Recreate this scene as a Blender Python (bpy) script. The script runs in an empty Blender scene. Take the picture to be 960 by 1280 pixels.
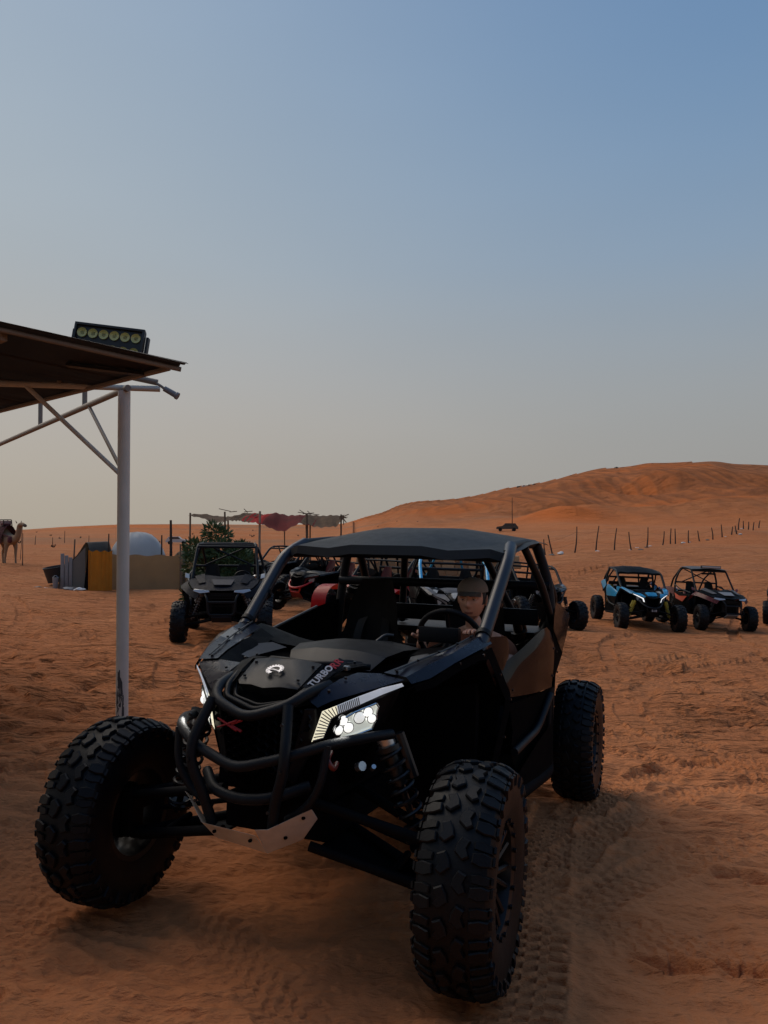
import bpy, bmesh, math, random
import numpy as np
from mathutils import Vector, Matrix, Quaternion
random.seed(7)
rs = np.random.RandomState(11)
SC = bpy.context.scene
COL = SC.collection
rad = math.radians
EYE = 1.5

# ------------------------------------------------------------------ camera
cam_d = bpy.data.cameras.new('camera')
cam = bpy.data.objects.new('camera', cam_d); COL.objects.link(cam)
cam_d.sensor_fit = 'HORIZONTAL'; cam_d.sensor_width = 36.0
cam_d.lens = 36.0
cam_d.clip_start = 0.05; cam_d.clip_end = 6000
cam.location = (0, 0, EYE)
cam.rotation_euler = (rad(90 + 1.2), 0, 0)
SC.camera = cam

# ------------------------------------------------------------------ light
SUN_AZ, SUN_EL = rad(-50), rad(44)
GLOW_AZ = rad(-66)          # azimuth from +Y, clockwise; the sun is low behind the haze to the left
SC.view_settings.view_transform = 'Standard'
SC.view_settings.look = 'None'
SC.view_settings.exposure = 0.0
SC.view_settings.gamma = 1.0
def lin(r, g, b):
    f = lambda c: (c / 255 / 12.92) if c / 255 <= 0.04045 else ((c / 255 + 0.055) / 1.055) ** 2.4
    return (f(r), f(g), f(b), 1)

def world():
    w = bpy.data.worlds.new('World'); SC.world = w; w.use_nodes = True
    nt = w.node_tree; nt.nodes.clear(); N = nt.nodes.new; L = nt.links.new
    out = N('ShaderNodeOutputWorld'); bg = N('ShaderNodeBackground'); bg.inputs['Strength'].default_value = 0.1
    L(bg.outputs[0], out.inputs[0])
    tc = N('ShaderNodeTexCoord'); sep = N('ShaderNodeSeparateXYZ'); L(tc.outputs['Generated'], sep.inputs[0])
    def ramp(stops):
        r = N('ShaderNodeValToRGB'); cr = r.color_ramp; cr.interpolation = 'B_SPLINE'
        while len(cr.elements) < len(stops): cr.elements.new(0.5)
        for e, (p, c) in zip(cr.elements, stops): e.position = p; e.color = c
        L(sep.outputs['Z'], r.inputs[0]); return r
    toward = ramp([(0.0, lin(177, 167, 151)), (0.08, lin(179, 171, 160)), (0.18, lin(177, 173, 168)), (0.32, lin(168, 177, 182)), (0.52, lin(157, 174, 190)), (0.75, lin(130, 155, 185)), (1.0, lin(106, 136, 172))])
    away = ramp([(0.0, lin(151, 148, 145)), (0.10, lin(155, 155, 153)), (0.20, lin(150, 157, 162)), (0.32, lin(134, 156, 178)), (0.52, lin(107, 143, 182)), (0.75, lin(92, 124, 168)), (1.0, lin(84, 114, 158))])
    dot = N('ShaderNodeVectorMath'); dot.operation = 'DOT_PRODUCT'
    flat = N('ShaderNodeCombineXYZ'); L(sep.outputs['X'], flat.inputs[0]); L(sep.outputs['Y'], flat.inputs[1])
    nrm = N('ShaderNodeVectorMath'); nrm.operation = 'NORMALIZE'; L(flat.outputs[0], nrm.inputs[0])
    L(nrm.outputs[0], dot.inputs[0]); dot.inputs[1].default_value = (math.sin(GLOW_AZ), math.cos(GLOW_AZ), 0)
    mr = N('ShaderNodeMapRange'); mr.interpolation_type = 'SMOOTHSTEP'
    mr.inputs['From Min'].default_value = -0.15; mr.inputs['From Max'].default_value = 0.98; L(dot.outputs['Value'], mr.inputs['Value'])
    mx = N('ShaderNodeMix'); mx.data_type = 'RGBA'; L(mr.outputs[0], mx.inputs[0]); L(away.outputs[0], mx.inputs[6]); L(toward.outputs[0], mx.inputs[7])
    sc = N('ShaderNodeVectorMath'); sc.operation = 'SCALE'; sc.inputs['Scale'].default_value = 10.0; L(mx.outputs[2], sc.inputs[0])
    sky = N('ShaderNodeTexSky'); sky.sky_type = 'NISHITA'; sky.sun_disc = False
    sky.sun_elevation = SUN_EL; sky.sun_rotation = SUN_AZ; sky.dust_density = 4.0; sky.air_density = 1.0; sky.ozone_density = 1.5
    hz = N('ShaderNodeTexNoise'); hz.inputs['Scale'].default_value = 1.6; hz.inputs['Detail'].default_value = 3; hm = N('ShaderNodeMapping'); hm.inputs['Scale'].default_value = (1, 1, 3.2); L(tc.outputs['Generated'], hm.inputs[0]); L(hm.outputs[0], hz.inputs['Vector'])
    hr = N('ShaderNodeMapRange'); hr.inputs['From Min'].default_value = 0.3; hr.inputs['From Max'].default_value = 0.7; hr.inputs['To Min'].default_value = 9.75; hr.inputs['To Max'].default_value = 10.25; L(hz.outputs[0], hr.inputs['Value']); L(hr.outputs[0], sc.inputs['Scale'])
    m2 = N('ShaderNodeMix'); m2.data_type = 'RGBA'; m2.inputs[0].default_value = 0.97
    L(sky.outputs[0], m2.inputs[6]); L(sc.outputs[0], m2.inputs[7]); L(m2.outputs[2], bg.inputs['Color'])
world()
sd = bpy.data.lights.new('sun', 'SUN'); sd.energy = 1.80; sd.angle = rad(54); sd.color = (1.0, 0.84, 0.66)
so = bpy.data.objects.new('sun', sd); COL.objects.link(so)
so.rotation_euler = Vector((-math.sin(SUN_AZ) * math.cos(SUN_EL), -math.cos(SUN_AZ) * math.cos(SUN_EL), -math.sin(SUN_EL))).to_track_quat('-Z', 'Y').to_euler()

# ------------------------------------------------------------------ materials
def mat(name, col, rough=0.6, metal=0.0, coat=0.0, var=0.12, scale=20.0, bump=0.0, bscale=60.0, spec=0.5, emit=None, estr=0.0, dust=0.0):
    m = bpy.data.materials.new(name); m.use_nodes = True
    nt = m.node_tree; N = nt.nodes.new; L = nt.links.new
    b = nt.nodes['Principled BSDF']
    b.inputs['Roughness'].default_value = rough; b.inputs['Metallic'].default_value = metal
    b.inputs['Coat Weight'].default_value = coat; b.inputs['Coat Roughness'].default_value = 0.06
    b.inputs['Specular IOR Level'].default_value = spec
    tc = N('ShaderNodeTexCoord')
    ns = N('ShaderNodeTexNoise'); ns.inputs['Scale'].default_value = scale; ns.inputs['Detail'].default_value = 5
    L(tc.outputs['Object'], ns.inputs['Vector'])
    mx = N('ShaderNodeMix'); mx.data_type = 'RGBA'
    c = Vector(col[:3])
    mx.inputs[6].default_value = (*(c * (1 - var)), 1); mx.inputs[7].default_value = (*(c * (1 + var)), 1)
    L(ns.outputs[0], mx.inputs[0]); last = mx.outputs[2]
    if dust:
        n2 = N('ShaderNodeTexNoise'); n2.inputs['Scale'].default_value = scale * 0.35; n2.inputs['Detail'].default_value = 8; n2.inputs['Roughness'].default_value = 0.7
        L(tc.outputs['Object'], n2.inputs['Vector'])
        r = N('ShaderNodeMapRange'); r.inputs['From Min'].default_value = 0.48; r.inputs['From Max'].default_value = 0.75; r.inputs['To Max'].default_value = dust
        L(n2.outputs[0], r.inputs['Value'])
        m3 = N('ShaderNodeMix'); m3.data_type = 'RGBA'; m3.inputs[7].default_value = (0.22, 0.12, 0.07, 1)
        L(r.outputs[0], m3.inputs[0]); L(last, m3.inputs[6]); last = m3.outputs[2]
    L(last, b.inputs['Base Color'])
    rr = N('ShaderNodeMapRange'); rr.inputs['To Min'].default_value = max(rough - 0.08, 0.02); rr.inputs['To Max'].default_value = min(rough + 0.1, 1)
    L(ns.outputs[0], rr.inputs['Value']); L(rr.outputs[0], b.inputs['Roughness'])
    if bump:
        n3 = N('ShaderNodeTexNoise'); n3.inputs['Scale'].default_value = bscale; n3.inputs['Detail'].default_value = 4; L(tc.outputs['Object'], n3.inputs['Vector'])
        bp = N('ShaderNodeBump'); bp.inputs['Strength'].default_value = bump; bp.inputs['Distance'].default_value = 0.01
        L(n3.outputs[0], bp.inputs['Height']); L(bp.outputs[0], b.inputs['Normal'])
    if emit:
        b.inputs['Emission Color'].default_value = (*emit, 1); b.inputs['Emission Strength'].default_value = estr
    return m

def sand_material():
    m = bpy.data.materials.new('desert_sand'); m.use_nodes = True
    nt = m.node_tree; N = nt.nodes.new; L = nt.links.new
    b = nt.nodes['Principled BSDF']; b.inputs['Roughness'].default_value = 0.95; b.inputs['Specular IOR Level'].default_value = 0.12
    g = N('ShaderNodeNewGeometry')
    def noise(scale, det, rough=0.55, sx=1, sy=1, rot=0):
        mp = N('ShaderNodeMapping'); mp.inputs['Scale'].default_value = (sx, sy, 1); mp.inputs['Rotation'].default_value = (0, 0, rot)
        L(g.outputs['Position'], mp.inputs[0])
        n = N('ShaderNodeTexNoise'); n.inputs['Scale'].default_value = scale; n.inputs['Detail'].default_value = det; n.inputs['Roughness'].default_value = rough
        L(mp.outputs[0], n.inputs['Vector']); return n
    def mixc(f, a, bcol, lo=0.35, hi=0.65, amt=1.0):
        r = N('ShaderNodeMapRange'); r.inputs['From Min'].default_value = lo; r.inputs['From Max'].default_value = hi; r.inputs['To Max'].default_value = amt
        L(f, r.inputs['Value'])
        x = N('ShaderNodeMix'); x.data_type = 'RGBA'; L(r.outputs[0], x.inputs[0])
        if isinstance(a, tuple): x.inputs[6].default_value = (*a, 1)
        else: L(a, x.inputs[6])
        x.inputs[7].default_value = (*bcol, 1); return x.outputs[2]
    c = mixc(noise(0.35, 6).outputs[0], (0.67, 0.268, 0.112), (0.58, 0.212, 0.084))
    c = mixc(noise(0.05, 5, 0.6, 1, 2.2, 0.4).outputs[0], c, (0.47, 0.215, 0.115), 0.52, 0.72, 0.6)
    c = mixc(noise(0.022, 6, 0.6, 1, 1.6, 2.0).outputs[0], c, (0.64, 0.20, 0.062), 0.45, 0.62, 0.6)
    c = mixc(noise(2.6, 6, 0.65).outputs[0], c, (0.42, 0.155, 0.068), 0.50, 0.80, 0.5)
    c = mixc(noise(60, 3).outputs[0], c, (0.44, 0.17, 0.075), 0.5, 0.9, 0.5)
    c = mixc(noise(900, 2).outputs[0], c, (0.58, 0.28, 0.14), 0.6, 0.85, 0.4)
    at = N('ShaderNodeAttribute'); at.attribute_name = 'tone'
    sp = N('ShaderNodeSeparateXYZ'); L(at.outputs['Vector'], sp.inputs[0])
    c = mixc(sp.outputs[0], c, (0.36, 0.21, 0.125), 0.0, 1.0, 0.95)
    c = mixc(sp.outputs[1], c, (0.78, 0.20, 0.045), 0.0, 1.0, 0.9)
    c = mixc(sp.outputs[2], c, (0.74, 0.225, 0.065), 0.0, 1.0, 0.55)
    cs = N('ShaderNodeMath'); cs.operation = 'MULTIPLY'; L(noise(0.030, 9, 0.7, 0.55, 1.5, 0.2).outputs[0], cs.inputs[0]); L(sp.outputs[2], cs.inputs[1])
    c = mixc(cs.outputs[0], c, (0.42, 0.15, 0.06), 0.46, 0.62, 0.7)
    # wheel lines on the dune faces
    wv = N('ShaderNodeTexWave'); wv.inputs['Scale'].default_value = 0.045; wv.inputs['Distortion'].default_value = 14.0; wv.inputs['Detail'].default_value = 2; wv.inputs['Detail Scale'].default_value = 0.35
    L(g.outputs['Position'], wv.inputs['Vector'])
    wm = N('ShaderNodeMath'); wm.operation = 'MULTIPLY'; L(wv.outputs['Fac'], wm.inputs[0]); L(sp.outputs[2], wm.inputs[1])
    c = mixc(wm.outputs[0], c, (0.42, 0.15, 0.06), 0.62, 0.95, 0.6)
    L(c, b.inputs['Base Color'])
    n1 = noise(220, 4); n2 = noise(30, 5, 0.6, 0.5, 1.3); n4 = noise(6, 6, 0.62, 0.42, 1.5); n5 = noise(1.5, 5, 0.6, 0.4, 1.5)
    bp = N('ShaderNodeBump'); bp.inputs['Strength'].default_value = 0.5; bp.inputs['Distance'].default_value = 0.004; L(n1.outputs[0], bp.inputs['Height'])
    b2 = N('ShaderNodeBump'); b2.inputs['Strength'].default_value = 0.9; b2.inputs['Distance'].default_value = 0.03
    L(n2.outputs[0], b2.inputs['Height']); L(bp.outputs[0], b2.inputs['Normal'])
    at2 = N('ShaderNodeAttribute'); at2.attribute_name = 'churn'; sp2 = N('ShaderNodeSeparateXYZ'); L(at2.outputs['Vector'], sp2.inputs[0])
    b3 = N('ShaderNodeBump'); L(sp2.outputs[0], b3.inputs['Strength']); b3.inputs['Distance'].default_value = 0.26; L(n4.outputs[0], b3.inputs['Height']); L(b2.outputs[0], b3.inputs['Normal'])
    b4 = N('ShaderNodeBump'); L(sp2.outputs[0], b4.inputs['Strength']); b4.inputs['Distance'].default_value = 0.55; L(n5.outputs[0], b4.inputs['Height']); L(b3.outputs[0], b4.inputs['Normal'])
    n6 = noise(0.12, 8, 0.65, 0.8, 1.3)
    h6 = N('ShaderNodeMath'); h6.operation = 'MULTIPLY'; L(n6.outputs[0], h6.inputs[0]); L(sp.outputs[2], h6.inputs[1])
    b5 = N('ShaderNodeBump'); b5.inputs['Strength'].default_value = 1.0; b5.inputs['Distance'].default_value = 9.0; L(h6.outputs[0], b5.inputs['Height']); L(b4.outputs[0], b5.inputs['Normal'])
    b6 = N('ShaderNodeBump'); b6.inputs['Strength'].default_value = 1.0; b6.inputs['Distance'].default_value = 0.7; L(wm.outputs[0], b6.inputs['Height']); L(b5.outputs[0], b6.inputs['Normal'])
    L(b6.outputs[0], b.inputs['Normal'])
    return m
M = {}
M['sand'] = sand_material()
M['tyre'] = mat('tyre_rubber', (0.003, 0.004, 0.006), 0.5, bump=0.10, bscale=160, spec=0.24)
M['rim'] = mat('rim_black', (0.015, 0.015, 0.017), 0.35, 0.4)
M['plastic'] = mat('black_plastic', (0.005, 0.0055, 0.007), 0.45, bump=0.15, bscale=300, dust=0.010, spec=0.16)
M['void'] = mat('matte_black', (0.002, 0.002, 0.003), 0.9, spec=0.1)
M['satin'] = mat('grey_satin_plastic', (0.036, 0.038, 0.041), 0.36, bump=0.1, bscale=300, dust=0.03)
M['navy'] = mat('navy_gloss_paint', (0.008, 0.010, 0.028), 0.28, coat=0.45, dust=0.012)
M['gloss'] = mat('dark_mirror_gloss_paint', (0.020, 0.020, 0.022), 0.10, 0.0, coat=0.10, var=0.05, spec=0.28)
M['facet'] = mat('grey_painted_facet', (0.12, 0.12, 0.125), 0.35, coat=0.4)
M['tubing'] = mat('black_powder_coat', (0.004, 0.007, 0.011), 0.5, bump=0.15, bscale=200, dust=0.010, spec=0.25)
M['tube_blue'] = mat('slate_tube_paint', (0.014, 0.018, 0.028), 0.36)
M['skid'] = mat('bare_aluminium_sand_stained', (0.62, 0.52, 0.42), 0.5, 0.15, bump=0.1, dust=0.3)
M['steel'] = mat('bright_steel', (0.55, 0.56, 0.58), 0.28, 0.9)
M['spring'] = mat('spring_black', (0.02, 0.02, 0.022), 0.35, 0.3)
M['seat'] = mat('black_seat_vinyl', (0.006, 0.006, 0.007), 0.7, bump=0.3, bscale=120)
M['red'] = mat('red_plastic', (0.55, 0.012, 0.012), 0.4, coat=0.3)
M['darkred'] = mat('dark_red_paint', (0.16, 0.012, 0.014), 0.4, coat=0.3, dust=0.2)
M['cyan'] = mat('cyan_paint', (0.03, 0.40, 0.72), 0.35, coat=0.5, dust=0.1)
M['yellow'] = mat('yellow_paint', (0.36, 0.28, 0.03), 0.45)
M['plastic_dull'] = mat('dull_black_plastic', (0.006, 0.0065, 0.008), 0.75, bump=0.1, bscale=300, spec=0.04)
M['navy_dull'] = mat('dull_navy_plastic', (0.010, 0.013, 0.026), 0.55, spec=0.25, var=0.3)
M['drl_far'] = mat('daylight_strip_far', (0.8, 0.8, 0.8), 0.3, emit=(1, 1, 1), estr=0.5)
M['reflector_lit'] = mat('reflector_lit', (0.8, 0.8, 0.78), 0.2, 0.5, emit=(0.9, 0.95, 0.85), estr=0.42)
M['orange'] = mat('orange_paint', (0.62, 0.07, 0.02), 0.4, coat=0.3)
M['white'] = mat('white_paint', (0.62, 0.62, 0.60), 0.45, dust=0.25)
M['grey'] = mat('grey_paint', (0.20, 0.20, 0.21), 0.45, dust=0.25)
M['lamp_off'] = mat('headlight_glass_unlit', (0.35, 0.36, 0.38), 0.12, 0.3, coat=1.0)
M['shock'] = mat('shock_body_black', (0.012, 0.013, 0.015), 0.35, 0.2)
M['arm'] = mat('arm_black', (0.003, 0.003, 0.004), 0.7, spec=0.15)
M['chrome'] = mat('lamp_reflector', (0.75, 0.76, 0.76), 0.15, 0.95)
M['drl_warm'] = mat('daylight_strip_warm', (0.8, 0.78, 0.7), 0.3, emit=(1.0, 0.93, 0.70), estr=0.55)
M['drl_cool'] = mat('daylight_strip_cool', (0.8, 0.8, 0.8), 0.3, emit=(0.75, 0.85, 1.0), estr=0.22)
M['led'] = mat('led_lens_lit', (0.9, 0.9, 0.9), 0.2, emit=(1.0, 0.99, 0.93), estr=0.95)
M['led_dim'] = mat('led_projector_lit', (0.9, 0.9, 0.9), 0.2, emit=(0.95, 0.97, 0.93), estr=0.62)
M['letter_white'] = mat('white_lettering', (0.50, 0.50, 0.52), 0.5)
M['letter_red'] = mat('red_lettering', (0.40, 0.02, 0.03), 0.5)
M['silver_letter'] = mat('silver_badge', (0.45, 0.46, 0.5), 0.3, 0.8)

# ------------------------------------------------------------------ object helpers
def link(o, parent=None):
    COL.objects.link(o)
    if parent is not None: o.parent = parent
    return o
def from_bm(name, bm, m, parent=None, smooth=True, angle=32):
    me = bpy.data.meshes.new(name); bm.to_mesh(me); bm.free()
    for mm in (m if isinstance(m, (list, tuple)) else [m]): me.materials.append(mm)
    if smooth:
        me.polygons.foreach_set('use_smooth', [True] * len(me.polygons)); me.set_sharp_from_angle(angle=rad(angle))
    return link(bpy.data.objects.new(name, me), parent)
def thing(name, label, cat, loc=(0, 0, 0), rz=0.0, group=None):
    o = bpy.data.objects.new(name, None); o.empty_display_size = 0.2; link(o)
    o.location = loc; o.rotation_euler = (0, 0, rz); o['label'] = label; o['category'] = cat
    if group: o['group'] = group
    return o
def tag(o, label, cat, group=None, kind=None):
    if label: o['label'] = label
    if cat: o['category'] = cat
    if group: o['group'] = group
    if kind: o['kind'] = kind
    return o
def copy_tree(o, parent=None):
    c = o.copy(); COL.objects.link(c)
    if parent is not None: c.parent = parent
    for ch in list(o.children): copy_tree(ch, c)
    return c

def bm_box(bm, size, mtx=None, bevel=0.0, loc=None, rot=None):
    v = bmesh.ops.create_cube(bm, size=1.0)['verts']
    mt = Matrix.Diagonal((*size, 1))
    if rot is not None: mt = rot.to_4x4() @ mt
    if loc is not None: mt = Matrix.Translation(loc) @ mt
    if mtx is not None: mt = mtx @ mt
    bmesh.ops.transform(bm, matrix=mt, verts=v)
    if bevel:
        es = list({e for q in v for e in q.link_edges})
        bmesh.ops.bevel(bm, geom=es, offset=bevel, segments=2, affect='EDGES', profile=0.6)
def smooth_path(pts, bend=0.03, n=3):
    pts = [Vector(p) for p in pts]; out = [pts[0]]
    for i in range(1, len(pts) - 1):
        a, b, c = pts[i - 1], pts[i], pts[i + 1]
        d1 = min(bend, (a - b).length * 0.45); d2 = min(bend, (c - b).length * 0.45)
        p, q = b + (a - b).normalized() * d1, b + (c - b).normalized() * d2
        for k in range(n + 1):
            t = k / n; out.append((1 - t) ** 2 * p + 2 * t * (1 - t) * b + t * t * q)
    out.append(pts[-1]); return out
def bm_tube(bm, pts, r, seg=10, bend=0.03, cap=True, rr=None):
    P = smooth_path(pts, bend) if bend and len(pts) > 2 else [Vector(p) for p in pts]
    n = len(P); rings = []; up = None
    for i, p in enumerate(P):
        t = (P[min(i + 1, n - 1)] - P[max(i - 1, 0)]).normalized()
        if up is None:
            up = Vector((0, 0, 1)) if abs(t.z) < 0.9 else Vector((1, 0, 0))
        x = t.cross(up)
        if x.length < 1e-5: x = t.orthogonal()
        x.normalize(); up = x.cross(t).normalized()
        ri = r if rr is None else rr[0] + (rr[1] - rr[0]) * i / (n - 1)
        rings.append([bm.verts.new(p + (x * math.cos(a) + up * math.sin(a)) * ri) for a in [2 * math.pi * k / seg for k in range(seg)]])
    for a, b in zip(rings, rings[1:]):
        for k in range(seg): bm.faces.new((a[k], a[(k + 1) % seg], b[(k + 1) % seg], b[k]))
    if cap: bm.faces.new(rings[0]); bm.faces.new(list(reversed(rings[-1])))
def bm_lathe(bm, prof, seg=32, axis='Y', mtx=None, close=False):
    rings = []
    for (r, h) in prof:
        ring = []
        for k in range(seg):
            a = 2 * math.pi * k / seg
            if axis == 'Y': v = Vector((r * math.cos(a), h, r * math.sin(a)))
            elif axis == 'X': v = Vector((h, r * math.cos(a), r * math.sin(a)))
            else: v = Vector((r * math.cos(a), r * math.sin(a), h))
            if mtx is not None: v = mtx @ v
            ring.append(bm.verts.new(v))
        rings.append(ring)
    pr = list(zip(rings, rings[1:])) + ([(rings[-1], rings[0])] if close else [])
    for a, b in pr:
        for k in range(seg): bm.faces.new((a[k], a[(k + 1) % seg], b[(k + 1) % seg], b[k]))
    if not close:
        if prof[0][0] > 1e-4: bm.faces.new(rings[0])
        if prof[-1][0] > 1e-4: bm.faces.new(list(reversed(rings[-1])))
def box(name, size, loc, m, parent=None, rot=None, bevel=0.0):
    bm = bmesh.new(); bm_box(bm, size, loc=Vector(loc), rot=(rot.to_matrix() if rot is not None and hasattr(rot, 'to_matrix') else rot), bevel=bevel)
    return from_bm(name, bm, m, parent)
def tube(name, pts, r, m, parent=None, seg=10, bend=0.03, rr=None):
    bm = bmesh.new(); bm_tube(bm, pts, r, seg, bend, rr=rr); bmesh.ops.recalc_face_normals(bm, faces=bm.faces)
    return from_bm(name, bm, m, parent, angle=50)
def densify(rows, nu=3, nv=3):
    def cr(p0, p1, p2, p3, t):
        return 0.5 * ((2 * p1) + (p2 - p0) * t + (2 * p0 - 5 * p1 + 4 * p2 - p3) * t * t + (3 * p1 - p0 - 3 * p2 + p3) * t ** 3)
    def line(pts, n):
        if n <= 1: return pts
        P = [2 * pts[0] - pts[1]] + pts + [2 * pts[-1] - pts[-2]]; out = []
        for i in range(1, len(P) - 2):
            for k in range(n): out.append(cr(P[i - 1], P[i], P[i + 1], P[i + 2], k / n))
        out.append(pts[-1]); return out
    rows = [line([Vector(p) for p in r], nu) for r in rows]
    cols = [line([r[j] for r in rows], nv) for j in range(len(rows[0]))]
    return [[cols[j][i] for j in range(len(cols))] for i in range(len(cols[0]))]
def bm_shell(bm, rows, thick=0.012, bevel=0.004, flip=False):
    """a sheet through a grid of points, given real thickness"""
    vs = [[bm.verts.new(p) for p in r] for r in rows]; fs = []
    for i in range(len(vs) - 1):
        for j in range(len(vs[0]) - 1):
            q = (vs[i][j], vs[i][j + 1], vs[i + 1][j + 1], vs[i + 1][j])
            fs.append(bm.faces.new(tuple(reversed(q)) if flip else q))
    bmesh.ops.solidify(bm, geom=fs, thickness=thick)
    bmesh.ops.recalc_face_normals(bm, faces=bm.faces)
    if bevel:
        es = [e for e in bm.edges if len(e.link_faces) == 2 and e.calc_face_angle(0) > rad(40)]
        bmesh.ops.bevel(bm, geom=es, offset=bevel, segments=2, affect='EDGES', clamp_overlap=True)
def shell(name, rows, m, parent=None, thick=0.012, bevel=0.004, nu=1, nv=1, angle=30):
    if nu > 1 or nv > 1: rows = densify(rows, nu, nv)
    bm = bmesh.new(); bm_shell(bm, rows, thick, bevel); return from_bm(name, bm, m, parent, angle=angle)
def bm_plate(bm, poly, normal_off, bevel=0.003):
    """a flat polygon extruded by a vector"""
    vs = [bm.verts.new(p) for p in poly]; f = bm.faces.new(vs)
    r = bmesh.ops.extrude_face_region(bm, geom=[f]); nv = [g for g in r['geom'] if isinstance(g, bmesh.types.BMVert)]
    bmesh.ops.translate(bm, verts=nv, vec=Vector(normal_off)); bmesh.ops.recalc_face_normals(bm, faces=bm.faces)
    if bevel: bmesh.ops.bevel(bm, geom=list({e for v in vs + nv for e in v.link_edges}), offset=bevel, segments=1, affect='EDGES', clamp_overlap=True)
def plate(name, poly, off, m, parent=None, bevel=0.003):
    bm = bmesh.new(); bm_plate(bm, poly, off, bevel); return from_bm(name, bm, m, parent)
def mir(pts, s): return [(p[0], p[1] * s, p[2]) for p in pts]
def mirr(rows, s): return [mir(r, s) for r in rows]

# ------------------------------------------------------------------ numpy noise
_perm = rs.permutation(512).astype(np.int64); _perm = np.concatenate([_perm, _perm])
_grad = np.stack([np.cos(np.linspace(0, 2 * np.pi, 512, endpoint=False)), np.sin(np.linspace(0, 2 * np.pi, 512, endpoint=False))], 1)
def pnoise(x, y):
    xi = np.floor(x).astype(np.int64); yi = np.floor(y).astype(np.int64); xf = x - xi; yf = y - yi
    u = xf * xf * xf * (xf * (xf * 6 - 15) + 10); v = yf * yf * yf * (yf * (yf * 6 - 15) + 10)
    def g(ix, iy, dx, dy):
        h = _perm[(_perm[ix & 511] + iy) & 511]; gr = _grad[h]; return gr[..., 0] * dx + gr[..., 1] * dy
    a = g(xi, yi, xf, yf); b = g(xi + 1, yi, xf - 1, yf); c = g(xi, yi + 1, xf, yf - 1); d = g(xi + 1, yi + 1, xf - 1, yf - 1)
    return (a + (b - a) * u) * (1 - v) + (c + (d - c) * u) * v
def sstep(a, b, x):
    t = np.clip((x - a) / (b - a), 0, 1); return t * t * (3 - 2 * t)

# ------------------------------------------------------------------ terrain shape
PL = (0.0756, -0.03453, -0.05996)                      # the slope the hero vehicle stands on
CTRL = [(-3.15, 14.0, -0.50), (7.14, 21.5, -1.40), (9.79, 23, -1.51), (11.84, 24, -1.54), (-1.97, 20, -0.70), (-3.78, 26, -0.68), (4.15, 18, -0.95),
        (-16.45, 34, -0.12), (-7.98, 24, -0.44), (-6.24, 25, -0.47), (10.4, 42, 0.19), (16.91, 50, 0.2), (32.8, 75, 0.57), (56.9, 115, 1.99),
        (-7.49, 30, -0.80), (-28.1, 60, -0.37), (0, 60, -0.6), (0, 110, -0.2), (28.9, 170, 0.3), (-60, 110, -0.2), (-20, 100, -0.4), (-10, 0, 0.2), (-8, -8, 0.4),
        (8, -8, 0.2), (0, -14, 0.5), (14, 2, -0.5), (22, 14, -0.9), (-16, 10, 0.1), (60, 60, 1.0), (-60, 30, 0.3), (60, 0, 0.0), (-60, -60, 1), (60, -60, 1), (0, -110, 1.5), (-110, 0, 1.2), (110, 0, 1)]
for a in range(0, 360, 30):
    for r_ in (2.2, 5.0):
        x_, y_ = 0.0 + r_ * math.cos(rad(a)), 3.6 + r_ * math.sin(rad(a))
        CTRL.append((x_, y_, PL[0] + PL[1] * x_ + PL[2] * y_))
CTRL.append((0, 3.6, PL[0] + PL[2] * 3.6))
_C = np.array(CTRL)
def _fit():
    P = _C[:, :2]; d = np.linalg.norm(P[:, None] - P[None], axis=2); n = len(P)
    A = np.zeros((n + 3, n + 3)); A[:n, :n] = d; A[:n, n] = 1; A[:n, n + 1:] = P; A[n, :n] = 1; A[n + 1:, :n] = P.T
    return np.linalg.solve(A, np.concatenate([_C[:, 2], np.zeros(3)]))
_W = _fit()
def rbf(x, y):
    x = np.asarray(x, float); y = np.asarray(y, float); out = _W[-3] + _W[-2] * x + _W[-1] * y
    for (cx, cy, _), w in zip(CTRL, _W): out = out + w * np.sqrt((x - cx) ** 2 + (y - cy) ** 2 + 1e-6)
    return out
# skyline: column (960 px wide frame) -> row of the crest, and the distance of the crest
SKY_X = np.array([-900, -300, 0, 30, 80, 146, 235, 330, 430, 455, 480, 497, 520, 545, 570, 600, 630, 650, 680, 700, 730, 750, 770, 790, 810, 830, 860, 890, 905, 915, 940, 960, 1100, 1400, 2200])
SKY_Y = np.array([664, 660, 663, 662, 658.5, 655.5, 655, 656, 655, 646, 640, 631, 626, 625, 623, 618, 610, 607, 602, 597, 589, 585, 583.5, 582, 578, 578.5, 577.5, 575.5, 577, 579.5, 580, 581, 588, 615, 655])
SKY_D = np.array([220, 220, 230, 240, 250, 260, 270, 290, 330, 380, 420, 440, 450, 450, 460, 470, 480, 490, 500, 505, 510, 515, 520, 520, 520, 520, 520, 520, 520, 530, 530, 530, 500, 450, 300])
_sx = np.arange(-1500, 2400, 2.0); _k = np.exp(-(np.arange(-20, 21) * 2.0 / 9.0) ** 2); _k /= _k.sum()
_sy = np.convolve(np.interp(_sx, SKY_X, SKY_Y), _k, 'same'); _sd = np.convolve(np.interp(_sx, SKY_X, SKY_D), np.ones(61) / 61, 'same')
_sy[:40] = SKY_Y[0]; _sy[-40:] = SKY_Y[-1]; _sd[:40] = SKY_D[0]; _sd[-40:] = SKY_D[-1]
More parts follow.
